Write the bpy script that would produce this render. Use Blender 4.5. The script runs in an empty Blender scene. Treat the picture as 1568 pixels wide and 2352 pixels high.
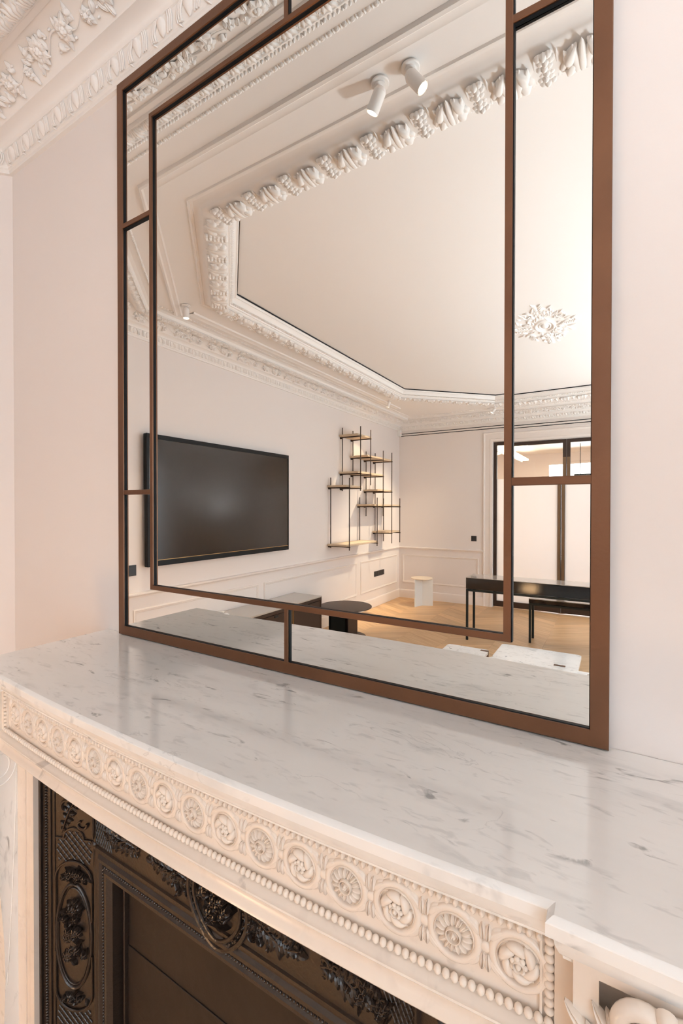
import bpy, math, random
import numpy as np
from mathutils import Matrix, Vector
random.seed(7)
rng = np.random.RandomState(5)
S = bpy.context.scene
COL = S.collection
PI = math.pi

# ------------------------------------------------------------------ camera
cam_data = bpy.data.cameras.new('camera')
cam_data.sensor_fit = 'HORIZONTAL'; cam_data.sensor_width = 36.0
cam_data.lens = 1039.55 / 1568 * 36.0
cam_data.clip_start = 0.02; cam_data.clip_end = 100
camera = bpy.data.objects.new('camera', cam_data); COL.objects.link(camera)
CAM = Vector((0, -0.8397, 1.474))
yaw, pit, rol = math.radians(31.18015), math.radians(0.53173), math.radians(0.03911)
F = Vector((-math.sin(yaw) * math.cos(pit), math.cos(yaw) * math.cos(pit), -math.sin(pit)))
R = Vector((math.cos(yaw), math.sin(yaw), 0)); U = R.cross(F)
R2 = R * math.cos(rol) + U * math.sin(rol); U2 = -R * math.sin(rol) + U * math.cos(rol)
camera.matrix_world = Matrix(((R2.x, U2.x, -F.x, CAM.x), (R2.y, U2.y, -F.y, CAM.y), (R2.z, U2.z, -F.z, CAM.z), (0, 0, 0, 1)))
S.camera = camera

# ------------------------------------------------------------------ world, exposure, large lights
w = bpy.data.worlds.new('world'); S.world = w; w.use_nodes = True
w.node_tree.nodes['Background'].inputs[0].default_value = (0.74, 0.87, 1.0, 1)
w.node_tree.nodes['Background'].inputs[1].default_value = 6.8
S.view_settings.view_transform = 'Standard'; S.view_settings.look = 'None'
S.view_settings.gamma = 1; S.view_settings.use_curve_mapping = False
S.view_settings.exposure = 0.10
S.cycles.use_denoising = True
S.cycles.max_bounces = 14; S.cycles.diffuse_bounces = 7; S.cycles.glossy_bounces = 6
S.cycles.transmission_bounces = 8; S.cycles.transparent_max_bounces = 12
S.cycles.caustics_reflective = False; S.cycles.caustics_refractive = False
S.cycles.sample_clamp_indirect = 6

def light(name, kind, loc, aim, energy, color, size=None, size_y=None, spot=None, blend=.5, portal=False, radius=None):
    d = bpy.data.lights.new(name, kind); d.energy = energy; d.color = color
    if kind == 'AREA':
        d.shape = 'RECTANGLE'; d.size = size; d.size_y = size_y or size
        if portal: d.cycles.is_portal = True
    if kind == 'SPOT': d.spot_size = math.radians(spot); d.spot_blend = blend
    if radius is not None and kind != 'AREA': d.shadow_soft_size = radius
    o = bpy.data.objects.new(name, d); COL.objects.link(o); o.location = loc
    v = Vector(aim) - Vector(loc)
    o.rotation_euler = v.to_track_quat('-Z', 'Y').to_euler()
    return o
XL, XR, YF, XC = -3.07, 1.78, -6.1, -0.645
WINS = [(-1.95, -3.15), (-3.75, -4.95)]
WZ0, WZ1 = 0.12, 2.45
for a, b in WINS:
    light('window_portal', 'AREA', (XR + .12, (a + b) / 2, (WZ0 + WZ1) / 2), (XR - 1, (a + b) / 2, (WZ0 + WZ1) / 2), 1, (1, 1, 1), WZ1 - WZ0, a - b, portal=True)
# ceiling light of the room behind the glazed doors
light('back_room_light', 'AREA', (-1.9, -7.9, 2.6), (-1.0, -7.9, 0), 70, (1, .74, .46), 1.6, 1.6)
light('back_room_wash', 'AREA', (-.1, -9.3, 1.4), (-.6, -6.1, 1.4), 80, (.88, .93, 1), 2.4, 2.0)

# ------------------------------------------------------------------ materials
def mat(name, col=(.8, .8, .8), rough=.5, metal=0, spec=.5, noise=None, bump=None, coat=0):
    m = bpy.data.materials.new(name); m.use_nodes = True
    nt = m.node_tree; b = nt.nodes['Principled BSDF']
    b.inputs['Base Color'].default_value = (*col, 1); b.inputs['Roughness'].default_value = rough
    b.inputs['Metallic'].default_value = metal; b.inputs['Specular IOR Level'].default_value = spec
    if coat: b.inputs['Coat Weight'].default_value = coat; b.inputs['Coat Roughness'].default_value = .08
    tc = nt.nodes.new('ShaderNodeTexCoord')
    if noise:
        sc, amt, col2 = noise
        n = nt.nodes.new('ShaderNodeTexNoise'); n.inputs['Scale'].default_value = sc; n.inputs['Detail'].default_value = 5
        nt.links.new(tc.outputs['Object'], n.inputs['Vector'])
        r = nt.nodes.new('ShaderNodeMapRange'); r.inputs[1].default_value = .35; r.inputs[2].default_value = .7
        r.inputs[3].default_value = 0; r.inputs[4].default_value = amt
        nt.links.new(n.outputs[0], r.inputs[0])
        mx = nt.nodes.new('ShaderNodeMix'); mx.data_type = 'RGBA'
        mx.inputs[6].default_value = (*col, 1); mx.inputs[7].default_value = (*col2, 1)
        nt.links.new(r.outputs[0], mx.inputs[0]); nt.links.new(mx.outputs[2], b.inputs['Base Color'])
    if bump:
        sc, st = bump
        n = nt.nodes.new('ShaderNodeTexNoise'); n.inputs['Scale'].default_value = sc; n.inputs['Detail'].default_value = 4
        nt.links.new(tc.outputs['Object'], n.inputs['Vector'])
        bp = nt.nodes.new('ShaderNodeBump'); bp.inputs['Strength'].default_value = st; bp.inputs['Distance'].default_value = .01
        nt.links.new(n.outputs[0], bp.inputs['Height']); nt.links.new(bp.outputs[0], b.inputs['Normal'])
    return m

def marble(name, base, vein, rough, dens=1.0, stretch=(1, 3, 1), coat=0.0):
    m = mat(name, base, rough, coat=coat); nt = m.node_tree; b = nt.nodes['Principled BSDF']
    L = nt.links
    tc = nt.nodes.new('ShaderNodeTexCoord'); mp = nt.nodes.new('ShaderNodeMapping')
    mp.inputs['Scale'].default_value = stretch; mp.inputs['Rotation'].default_value = (0, 0, .42)
    L.new(tc.outputs['Object'], mp.inputs[0])
    def nz(scale, detail, dist=0.0):
        n = nt.nodes.new('ShaderNodeTexNoise'); n.inputs['Scale'].default_value = scale
        n.inputs['Detail'].default_value = detail; n.inputs['Distortion'].default_value = dist
        L.new(mp.outputs[0], n.inputs['Vector']); return n.outputs[0]
    def mr(x, a, c, d=0., e=1.):
        r = nt.nodes.new('ShaderNodeMapRange'); r.interpolation_type = 'SMOOTHSTEP'
        for i, q in zip((1, 2, 3, 4), (a, c, d, e)): r.inputs[i].default_value = q
        L.new(x, r.inputs[0]); return r.outputs[0]
    def mul(x, y):
        q = nt.nodes.new('ShaderNodeMath'); q.operation = 'MULTIPLY'
        L.new(x, q.inputs[0])
        if isinstance(y, float): q.inputs[1].default_value = y
        else: L.new(y, q.inputs[1])
        return q.outputs[0]
    def mix(f, c1, c2):
        mx = nt.nodes.new('ShaderNodeMix'); mx.data_type = 'RGBA'
        L.new(f, mx.inputs[0])
        for i, c in ((6, c1), (7, c2)):
            if isinstance(c, tuple): mx.inputs[i].default_value = (*c, 1)
            else: L.new(c, mx.inputs[i])
        return mx.outputs[2]
    cloud = mr(nz(2.2, 4, .4), .35, .75)
    c = mix(mul(cloud, .55), base, tuple(x * .86 for x in base))
    smear = mul(mr(nz(9, 3, .3), .52, .72), mr(nz(3.1, 2), .42, .6))
    c = mix(mul(smear, .30 * dens), c, vein)
    fine = mul(mr(nz(26, 3, .5), .54, .70), mr(nz(6, 2), .44, .60))
    c = mix(mul(fine, .34 * dens), c, vein)
    specks = mul(mr(nz(13, 5, .9), .60, .70), mr(nz(5, 2), .5, .62))
    c = mix(mul(specks, .75 * dens), c, tuple(x * .55 for x in vein))
    ridge = nt.nodes.new('ShaderNodeMath'); ridge.operation = 'SUBTRACT'
    L.new(nz(3.2, 7, 1.2), ridge.inputs[0]); ridge.inputs[1].default_value = .5
    ab = nt.nodes.new('ShaderNodeMath'); ab.operation = 'ABSOLUTE'; L.new(ridge.outputs[0], ab.inputs[0])
    line = mul(mr(ab.outputs[0], .008, .0, 0., 1.), mr(nz(4, 1), .5, .65))
    c = mix(mul(line, .35 * dens), c, vein)
    L.new(c, b.inputs['Base Color'])
    return m

M = {}
M['wall'] = mat('wall_paint', (.79, .738, .715), .62, noise=(.8, .25, (.78, .72, .69)), bump=(60, .03))
M['plaster'] = mat('white_plaster', (.84, .81, .785), .55)
M['ceil'] = mat('ceiling_paint', (.83, .805, .785), .7, bump=(60, .02))
M['wain'] = mat('wainscot_paint', (.82, .76, .72), .45)
M['marble'] = marble('carrara_marble', (.88, .875, .86), (.45, .46, .46), .11, 1.0, (1.2, 3.8, 1), coat=.3)
M['marble_front'] = marble('carved_marble', (.80, .715, .635), (.55, .47, .42), .26, .55, (1.5, 1.5, 1.5))
M['marble_table'] = marble('table_marble', (.80, .81, .81), (.38, .40, .42), .12, 1.3, (1.6, 2.5, 1))
M['bronze'] = mat('patinated_bronze', (.215, .105, .058), .40, .75, noise=(5, .7, (.135, .066, .04)), bump=(140, .04))
M['liner'] = mat('black_liner', (.004, .006, .008), .5, spec=.2)
M['iron'] = mat('cast_iron', (.026, .0165, .0125), .30, .0, spec=.75, noise=(9, .8, (.018, .012, .010)), bump=(160, .12))
M['iron_plate'] = mat('iron_plate', (.024, .016, .012), .5, .1, noise=(5, .9, (.013, .009, .008)), bump=(40, .15))
M['black'] = mat('black_lacquer', (.006, .006, .007), .10, coat=.3)
M['black_metal'] = mat('black_metal', (.012, .018, .019), .45, .1, spec=.35)
M['screen'] = mat('tv_screen', (.024, .015, .009), .16, spec=.55)
M['tvframe'] = mat('tv_frame', (.005, .005, .006), .45, spec=.25)
M['rod'] = mat('dark_rod', (.055, .035, .025), .4, .6)
M['oak_pale'] = mat('pale_oak_shelf', (.58, .46, .33), .5, noise=(14, .5, (.48, .36, .25)))
M['cream_top'] = mat('cream_top', (.72, .63, .52), .5)
M['white_lac'] = mat('white_lacquer', (.78, .80, .80), .35)
M['bronze_dark'] = mat('dark_bronze', (.060, .037, .026), .42, .5, noise=(4, .4, (.06, .038, .028)))
M['glass_top'] = mat('back_painted_glass', (.42, .38, .34), .06, coat=.5)
M['gold'] = mat('gold_strip', (.55, .33, .13), .3, .9)
M['brown'] = mat('walnut_leg', (.12, .06, .035), .5)
M['white_plastic'] = mat('white_plastic', (.8, .79, .77), .4)
M['black_plastic'] = mat('black_plastic', (.018, .018, .02), .4)
M['doorframe'] = mat('door_bronze', (.055, .036, .028), .4, .5)
M['brass'] = mat('brass_pull', (.20, .125, .07), .42, .5)
M['slot'] = mat('slot_black', (.01, .01, .012), .7)

def emit(name, col, st):
    m = bpy.data.materials.new(name); m.use_nodes = True; nt = m.node_tree; nt.nodes.clear()
    e = nt.nodes.new('ShaderNodeEmission'); e.inputs[0].default_value = (*col, 1); e.inputs[1].default_value = st
    o = nt.nodes.new('ShaderNodeOutputMaterial'); nt.links.new(e.outputs[0], o.inputs[0]); return m
M['lamp'] = emit('lamp_emitter', (1, .86, .66), 14)
M['globe'] = emit('warm_fill_globe', (1, .60, .30), 36)
M['led'] = emit('red_led', (1, .2, .15), 2)
M['cove'] = emit('cove_strip', (1, .82, .58), 9)

m = bpy.data.materials.new('mirror_silver'); m.use_nodes = True
b = m.node_tree.nodes['Principled BSDF']; b.inputs['Base Color'].default_value = (.90, .905, .88, 1)
b.inputs['Metallic'].default_value = 1; b.inputs['Roughness'].default_value = 0.0; M['mirror'] = m

def glassmat(name, tint, frost):
    m = bpy.data.materials.new(name); m.use_nodes = True; nt = m.node_tree; nt.nodes.clear()
    o = nt.nodes.new('ShaderNodeOutputMaterial'); mx = nt.nodes.new('ShaderNodeMixShader')
    gl = nt.nodes.new('ShaderNodeBsdfGlossy'); gl.inputs['Roughness'].default_value = .35 if frost else .02
    if frost:
        t = nt.nodes.new('ShaderNodeBsdfTranslucent'); t.inputs[0].default_value = (*tint, 1); mx.inputs[0].default_value = .06
    else:
        t = nt.nodes.new('ShaderNodeBsdfTransparent'); t.inputs[0].default_value = (*tint, 1); mx.inputs[0].default_value = .07
    if frost:
        df = nt.nodes.new('ShaderNodeBsdfDiffuse'); df.inputs[0].default_value = (.8, .78, .75, 1)
        m2 = nt.nodes.new('ShaderNodeMixShader'); m2.inputs[0].default_value = .35
        nt.links.new(t.outputs[0], m2.inputs[1]); nt.links.new(df.outputs[0], m2.inputs[2]); t = m2
    nt.links.new(t.outputs[0], mx.inputs[1]); nt.links.new(gl.outputs[0], mx.inputs[2]); nt.links.new(mx.outputs[0], o.inputs[0])
    return m
M['frost'] = glassmat('frosted_glass', (.96, .97, 1.0), True)
M['clear'] = glassmat('clear_glass', (.97, .98, .97), False)

def oakmat():
    m = mat('oak_plank', (.48, .27, .12), .38); nt = m.node_tree; b = nt.nodes['Principled BSDF']; L = nt.links
    tc = nt.nodes.new('ShaderNodeTexCoord'); mp = nt.nodes.new('ShaderNodeMapping'); mp.inputs['Scale'].default_value = (1.5, 22, 6)
    L.new(tc.outputs['Object'], mp.inputs[0])
    oi = nt.nodes.new('ShaderNodeObjectInfo')
    ad = nt.nodes.new('ShaderNodeVectorMath'); ad.operation = 'ADD'
    cb = nt.nodes.new('ShaderNodeCombineXYZ'); L.new(oi.outputs['Random'], cb.inputs[0]); L.new(oi.outputs['Random'], cb.inputs[1])
    sc = nt.nodes.new('ShaderNodeVectorMath'); sc.operation = 'SCALE'; sc.inputs[3].default_value = 37
    L.new(cb.outputs[0], sc.inputs[0]); L.new(mp.outputs[0], ad.inputs[0]); L.new(sc.outputs[0], ad.inputs[1])
    n = nt.nodes.new('ShaderNodeTexNoise'); n.inputs['Scale'].default_value = 1.6; n.inputs['Detail'].default_value = 6
    L.new(ad.outputs[0], n.inputs['Vector'])
    cr = nt.nodes.new('ShaderNodeValToRGB'); cr.color_ramp.elements[0].position = .3; cr.color_ramp.elements[1].position = .72
    cr.color_ramp.elements[0].color = (.50, .30, .145, 1); cr.color_ramp.elements[1].color = (.68, .45, .25, 1)
    L.new(n.outputs[0], cr.inputs[0])
    hs = nt.nodes.new('ShaderNodeHueSaturation'); L.new(cr.outputs[0], hs.inputs['Color'])
    mr = nt.nodes.new('ShaderNodeMapRange'); mr.inputs[3].default_value = .86; mr.inputs[4].default_value = 1.12
    L.new(oi.outputs['Random'], mr.inputs[0]); L.new(mr.outputs[0], hs.inputs['Value'])
    L.new(hs.outputs[0], b.inputs['Base Color']); return m
M['oak'] = oakmat()

# ------------------------------------------------------------------ mesh helpers
class MB:
    def __init__(s): s.v = []; s.f = []; s.n = 0; s.m = []
    def add(s, V, Fc, mi=0):
        V = np.asarray(V, float); s.v.append(V); n = s.n
        s.f += [tuple(int(i) + n for i in f) for f in Fc]; s.m += [mi] * len(Fc); s.n += len(V); return s
    def merge(s, o, T=None):
        V = o.verts()
        if T is not None: V = T(V)
        return s.add(V, o.f)
    def verts(s): return np.concatenate(s.v) if s.v else np.zeros((0, 3))
    def mesh(s, name, mats, smooth=True, angle=35):
        me = bpy.data.meshes.new(name); me.from_pydata(s.verts().tolist(), [], s.f)
        if not isinstance(mats, (list, tuple)): mats = [mats]
        for q in mats: me.materials.append(q)
        if len(mats) > 1: me.polygons.foreach_set('material_index', s.m)
        if smooth:
            me.polygons.foreach_set('use_smooth', [True] * len(me.polygons))
            try: me.set_sharp_from_angle(angle=math.radians(angle))
            except Exception: pass
        me.update(); return me
    def obj(s, name, mats, parent=None, loc=None, smooth=True, angle=35, **props):
        o = bpy.data.objects.new(name, s.mesh(name, mats, smooth, angle)); COL.objects.link(o)
        if loc is not None: o.location = loc
        if parent is not None: o.parent = parent
        for k, q in props.items(): o[k] = q
        return o
    # primitives
    def box(s, x0, x1, y0, y1, z0, z1, bev=0, mi=0):
        if bev:
            # chamfered box: 24 verts
            b = bev; V = []; idx = {}
            xs, ys, zs = (x0, x1), (y0, y1), (z0, z1)
            for i in (0, 1):
                for j in (0, 1):
                    for k in (0, 1):
                        sx, sy, sz = (1 - 2 * i), (1 - 2 * j), (1 - 2 * k)
                        idx[i, j, k, 'x'] = len(V); V.append((xs[i], ys[j] + sy * b, zs[k] + sz * b))
                        idx[i, j, k, 'y'] = len(V); V.append((xs[i] + sx * b, ys[j], zs[k] + sz * b))
                        idx[i, j, k, 'z'] = len(V); V.append((xs[i] + sx * b, ys[j] + sy * b, zs[k]))
            Fc = []
            for i in (0, 1): Fc.append([idx[i, 0, 0, 'x'], idx[i, 1, 0, 'x'], idx[i, 1, 1, 'x'], idx[i, 0, 1, 'x']][::(-1 if i == 0 else 1)])
            for j in (0, 1): Fc.append([idx[0, j, 0, 'y'], idx[1, j, 0, 'y'], idx[1, j, 1, 'y'], idx[0, j, 1, 'y']][::(1 if j == 0 else -1)])
            for k in (0, 1): Fc.append([idx[0, 0, k, 'z'], idx[1, 0, k, 'z'], idx[1, 1, k, 'z'], idx[0, 1, k, 'z']][::(-1 if k == 0 else 1)])
            for i in (0, 1):
                for j in (0, 1): 
                    q = [idx[i, j, 0, 'x'], idx[i, j, 0, 'y'], idx[i, j, 1, 'y'], idx[i, j, 1, 'x']]; Fc.append(q if (i ^ j) == 0 else q[::-1])
                for k in (0, 1):
                    q = [idx[i, 0, k, 'x'], idx[i, 0, k, 'z'], idx[i, 1, k, 'z'], idx[i, 1, k, 'x']]; Fc.append(q if (i ^ k) == 1 else q[::-1])
            for j in (0, 1):
                for k in (0, 1):
                    q = [idx[0, j, k, 'y'], idx[0, j, k, 'z'], idx[1, j, k, 'z'], idx[1, j, k, 'y']]; Fc.append(q if (j ^ k) == 0 else q[::-1])
            for i in (0, 1):
                for j in (0, 1):
                    for k in (0, 1):
                        q = [idx[i, j, k, 'x'], idx[i, j, k, 'y'], idx[i, j, k, 'z']]; Fc.append(q if (i ^ j ^ k) == 1 else q[::-1])
            return s.add(V, Fc, mi)
        V = [(x0, y0, z0), (x1, y0, z0), (x1, y1, z0), (x0, y1, z0), (x0, y0, z1), (x1, y0, z1), (x1, y1, z1), (x0, y1, z1)]
        return s.add(V, [(0, 3, 2, 1), (4, 5, 6, 7), (0, 1, 5, 4), (1, 2, 6, 5), (2, 3, 7, 6), (3, 0, 4, 7)], mi)
    def grid(s, V, nu, nv, flip=False, closeu=False, mi=0):
        Fc = []
        for i in range(nu if closeu else nu - 1):
            for j in range(nv - 1):
                a, b_, c, d = i * nv + j, ((i + 1) % nu) * nv + j, ((i + 1) % nu) * nv + j + 1, i * nv + j + 1
                Fc.append((a, b_, c, d) if not flip else (a, d, c, b_))
        return s.add(V, Fc, mi)
    def lathe(s, prof, seg=24, c=(0, 0, 0), mi=0):
        V = []
        for i in range(seg):
            a = 2 * PI * i / seg
            for r, z in prof: V.append((c[0] + r * math.cos(a), c[1] + r * math.sin(a), c[2] + z))
        return s.grid(V, seg, len(prof), closeu=True, mi=mi)
    def cyl(s, p0, p1, r, seg=12, r1=None, cap=True, mi=0):
        p0 = np.array(p0, float); p1 = np.array(p1, float); d = p1 - p0; L = np.linalg.norm(d); d /= L
        a = np.array([1., 0, 0]) if abs(d[0]) < .9 else np.array([0, 1., 0])
        u = np.cross(d, a); u /= np.linalg.norm(u); q = np.cross(d, u); r1 = r if r1 is None else r1
        an = np.arange(seg) * 2 * PI / seg
        ring = np.outer(np.cos(an), u) + np.outer(np.sin(an), q)
        V = np.concatenate([p0 + r * ring, p1 + r1 * ring]); Fc = [(i, (i + 1) % seg, seg + (i + 1) % seg, seg + i) for i in range(seg)]
        if cap: Fc += [tuple(range(seg))[::-1], tuple(range(seg, 2 * seg))]
        return s.add(V, Fc, mi)
    def tube(s, P, r, seg=6, closed=False, up=(0, 0, 1), flat=1.0):
        P = np.array(P, float); n = len(P); up = np.array(up, float); V = []
        for i in range(n):
            if closed: t = P[(i + 1) % n] - P[i - 1]
            else: t = P[min(i + 1, n - 1)] - P[max(i - 1, 0)]
            t /= np.linalg.norm(t) + 1e-12
            u = np.cross(up, t); L = np.linalg.norm(u)
            u = u / L if L > 1e-6 else np.array([1., 0, 0]); q = np.cross(t, u)
            rr = r[i] if hasattr(r, '__len__') else r
            for k in range(seg):
                a = 2 * PI * k / seg; V.append(P[i] + rr * (math.cos(a) * u + flat * math.sin(a) * q))
        return s.grid_ring(V, n, seg, closed)
    def grid_ring(s, V, n, seg, closed):
        Fc = []
        for i in range(n if closed else n - 1):
            for k in range(seg):
                a, b_ = i * seg + k, i * seg + (k + 1) % seg
                c, d = ((i + 1) % n) * seg + (k + 1) % seg, ((i + 1) % n) * seg + k
                Fc.append((a, b_, c, d))
        if not closed: Fc += [tuple(range(seg))[::-1], tuple((n - 1) * seg + k for k in range(seg))]
        return s.add(V, Fc)
    def prism(s, poly, h0, h1, axis='z', mi=0):
        n = len(poly)
        def P(a, b_, h): return {'z': (a, b_, h), 'x': (h, a, b_), 'y': (a, h, b_)}[axis]
        V = [P(a, b_, h0) for a, b_ in poly] + [P(a, b_, h1) for a, b_ in poly]
        Fc = [tuple(range(n))[::-1], tuple(range(n, 2 * n))] + [(i, (i + 1) % n, n + (i + 1) % n, n + i) for i in range(n)]
        if axis == 'y': Fc = [f[::-1] for f in Fc]
        return s.add(V, Fc, mi)
    # relief shapes, local xy plane, rising to +z
    def dome(s, cx, cy, rx, ry, h, rot=0, z=0, seg=12, rings=4, full=False):
        V = []; ca, sa = math.cos(rot), math.sin(rot)
        lo = -PI / 2 if full else 0
        for i in range(seg):
            a = 2 * PI * i / seg
            for j in range(rings + 1):
                e = lo + (PI / 2 - lo) * j / rings
                if j == rings: e = PI / 2 - 1e-3
                if full and j == 0: e = -PI / 2 + 1e-3
                x, y = rx * math.cos(e) * math.cos(a), ry * math.cos(e) * math.sin(a)
                V.append((cx + ca * x - sa * y, cy + sa * x + ca * y, z + h * math.sin(e)))
        return s.grid(V, seg, rings + 1, closeu=True)
    def leaf(s, cx, cy, L, W, h, rot=0, z=0, nu=7, nv=5, crease=.35, curl=0., bend=0., lobes=0):
        V = []
        for i in range(nu):
            t = i / (nu - 1); wv = math.sin(PI * min(1, t ** .75 * .985 + .008)) ** .8
            if lobes: wv *= 1 + .22 * math.cos(2 * PI * lobes * t)
            for j in range(nv):
                q = -1 + 2 * j / (nv - 1)
                x, y = t * L, q * W * wv
                zz = h * (1 - q * q) ** .5 * (wv ** .5) - crease * h * max(0, 1 - abs(q) * 3) + curl * t * t
                aa = rot + bend * t
                V.append((cx + math.cos(aa) * x - math.sin(aa) * y, cy + math.sin(aa) * x + math.cos(aa) * y, z + zz))
        return s.grid(V, nu, nv)
    def ring(s, cx, cy, rx, ry, r, h=None, z=0, seg=40, k=6):
        h = h or r; V = []
        for i in range(seg):
            a = 2 * PI * i / seg
            for j in range(k + 1):
                e = PI * j / k; d = r * math.cos(e)
                V.append((cx + (rx + d) * math.cos(a), cy + (ry + d) * math.sin(a), z + h * math.sin(e)))
        return s.grid(V, seg, k + 1, closeu=True)

def frame(o, u, n, v=None):
    """map local (x along u, y along v, z along n)"""
    o = np.array(o, float); u = np.array(u, float); u /= np.linalg.norm(u); n = np.array(n, float); n /= np.linalg.norm(n)
    v = np.cross(n, u) if v is None else np.array(v, float)
    return lambda V: o + np.outer(V[:, 0], u) + np.outer(V[:, 1], v) + np.outer(V[:, 2], n)
def frame_mat(o, u, n):
    u = Vector(u).normalized(); n = Vector(n).normalized(); v = n.cross(u)
    return Matrix(((u.x, v.x, n.x, o[0]), (u.y, v.y, n.y, o[1]), (u.z, v.z, n.z, o[2]), (0, 0, 0, 1)))

def miter(path, closed):
    P = [np.array(p, float) for p in path]; n = len(P); out = []
    for i in range(n):
        def nrm(a, b_):
            d = b_ - a; d /= np.linalg.norm(d); return np.array([-d[1], d[0]])
        if closed or 0 < i < n - 1:
            n1 = nrm(P[i - 1], P[i]); n2 = nrm(P[i], P[(i + 1) % n]); out.append((n1 + n2) / (1 + n1 @ n2))
        elif i == 0: out.append(nrm(P[0], P[1]))
        else: out.append(nrm(P[-2], P[-1]))
    return P, out
def sweep(mb, path, prof, closed=True, flip=False, closeprof=False):
    P, N = miter(path, closed); V = []
    for p, nn in zip(P, N):
        for o, z in prof: V.append((p[0] + nn[0] * o, p[1] + nn[1] * o, z))
    k = len(prof); n = len(P); Fc = []
    for i in range(n if closed else n - 1):
        for j in range(k if closeprof else k - 1):
            a, b_, c, d = i * k + j, i * k + (j + 1) % k, ((i + 1) % n) * k + (j + 1) % k, ((i + 1) % n) * k + j
            Fc.append((a, b_, c, d) if not flip else (a, d, c, b_))
    if closeprof and not closed: Fc += [tuple(range(k)), tuple((n - 1) * k + j for j in range(k))[::-1]]
    mb.add(V, Fc); return mb
def offset_loop(path, o, closed=True):
    P, N = miter(path, closed); return [tuple(p + nn * o) for p, nn in zip(P, N)]

def empty(name, loc=(0, 0, 0), rz=0, label=None, cat=None, group=None, kind=None, parent=None):
    o = bpy.data.objects.new(name, None); COL.objects.link(o); o.location = loc; o.rotation_euler = (0, 0, rz)
    o.empty_display_size = .05
    for k, q in (('label', label), ('category', cat), ('group', group), ('kind', kind)):
        if q: o[k] = q
    if parent: o.parent = parent
    return o
def inst(src, name, mw, parent):
    o = bpy.data.objects.new(name, src.data if hasattr(src, 'data') else src); COL.objects.link(o); o.parent = parent
    o.matrix_parent_inverse = Matrix.Identity(4); o.matrix_basis = parent.matrix_basis.inverted() @ mw if parent else mw
    return o
def copy_tree(o, parent=None):
    c = o.copy(); COL.objects.link(c)
    if parent: c.parent = parent
    for ch in list(o.children): copy_tree(ch, c)
    return c

# ================================================================== ROOM SHELL
ROOM = [(-1.98, 0), (XL, -1.09), (XL, YF), (XR, YF), (XR, -1.09), (.69, 0)]
OCT = [(-1.938, 0), (XL, -1.132), (XL, -4.72), (-1.69, YF), (.40, YF), (XR, -4.72), (XR, -1.132), (.648, 0)]
H = 2.76
floor = MB().prism([(XL - .2, .2), (XL - .2, YF - .2), (XR + .2, YF - .2), (XR + .2, .2)], -.12, -.012).obj('floor', M['oak'], smooth=False, kind='structure')
def wall(name, a, b_, z0=0, z1=H, t=.12, holes=()):
    """wall slab whose inner face runs a->b (interior on the left of a->b)"""
    a = np.array(a, float); b_ = np.array(b_, float); L = np.linalg.norm(b_ - a); u = (b_ - a) / L; n = np.array([-u[1], u[0]])
    mb = MB()
    def blk(s0, s1, q0, q1):
        V = []
        for s_ in (s0, s1):
            for d in (0, -t):
                for z in (q0, q1): V.append((*(a + u * s_ + n * d), z))
        mb.add(V, [(0, 4, 5, 1), (2, 3, 7, 6), (0, 1, 3, 2), (4, 6, 7, 5), (0, 2, 6, 4), (1, 5, 7, 3)])
    s_ = 0
    for h0, h1, q0, q1 in sorted(holes):
        blk(s_, h0, z0, z1)
        if q0 > z0: blk(h0, h1, z0, q0)
        if q1 < z1: blk(h0, h1, q1, z1)
        s_ = h1
    blk(s_, L, z0, z1)
    return mb.obj(name, M['wall'], smooth=False, kind='structure')
wall_fire = wall('wall_front', (.69 + .05, 0), (-1.98 - .05, 0))
wall_cl = wall('wall_front_left', ROOM[0], ROOM[1])
wall_left = wall('wall_left', ROOM[1], ROOM[2])
DX0, DX1, DZ = -1.56, .27, 2.455
wall_far = wall('wall_back', (XL, YF), (XR, YF), holes=[(DX0 - XL, DX1 - XL, 0, DZ)])
wall_right = wall('wall_right', (XR, YF), (XR, -1.09), holes=[(b_ - YF, a - YF, WZ0, WZ1) for a, b_ in WINS])
wall_cr = wall('wall_front_right', ROOM[4], ROOM[5])

# ---------- ceiling
inner = offset_loop(OCT, .845)
ceiling = MB().prism(inner, 2.945, 3.02).obj('ceiling', M['ceil'], smooth=False, kind='structure')
mbr = MB()
RZ = 2.888
lo = offset_loop(ROOM, .275); li = offset_loop(OCT, .625)
V = [(x, y, RZ) for x, y in lo] + [(x, y, RZ) for x, y in li]
o6 = 6
mbr.add(V, [(0, o6 + 0, o6 + 1, 1), (1, o6 + 1, o6 + 2, 2), (2, o6 + 2, o6 + 3), (2, o6 + 3, o6 + 4, 3), (3, o6 + 4, o6 + 5), (3, o6 + 5, o6 + 6, 4), (4, o6 + 6, o6 + 7, 5), (5, o6 + 7, o6 + 0, 0)])
ring_c = mbr.obj('ceiling_border', M['ceil'], ceiling, smooth=False)
cap = MB().prism([(XL - .15, .15), (XL - .15, YF - .15), (XR + .15, YF - .15), (XR + .15, .15)], 3.03, 3.08).obj('roof_slab', M['ceil'], ceiling, smooth=False)

corn = empty('trim_1', kind='structure')
corn['label'] = 'white plaster cornice with egg and dart, floral and leaf bands around the ceiling'
prof = [(0, 2.7395), (.012, 2.7405), (.013, 2.752), (.018, 2.757), (.0185, 2.764), (.028, 2.776), (.036, 2.799), (.040, 2.800), (.041, 2.806), (.048, 2.815), (.062, 2.821), (.082, 2.823), (.085, 2.827),
        (.172, 2.870), (.180, 2.870), (.182, 2.862), (.198, 2.860), (.203, 2.850), (.222, 2.846), (.245, 2.850), (.262, 2.862), (.270, 2.880), (.290, RZ)]
sweep(MB(), ROOM, prof).obj('cornice_body', M['plaster'], corn, angle=30)
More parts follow.
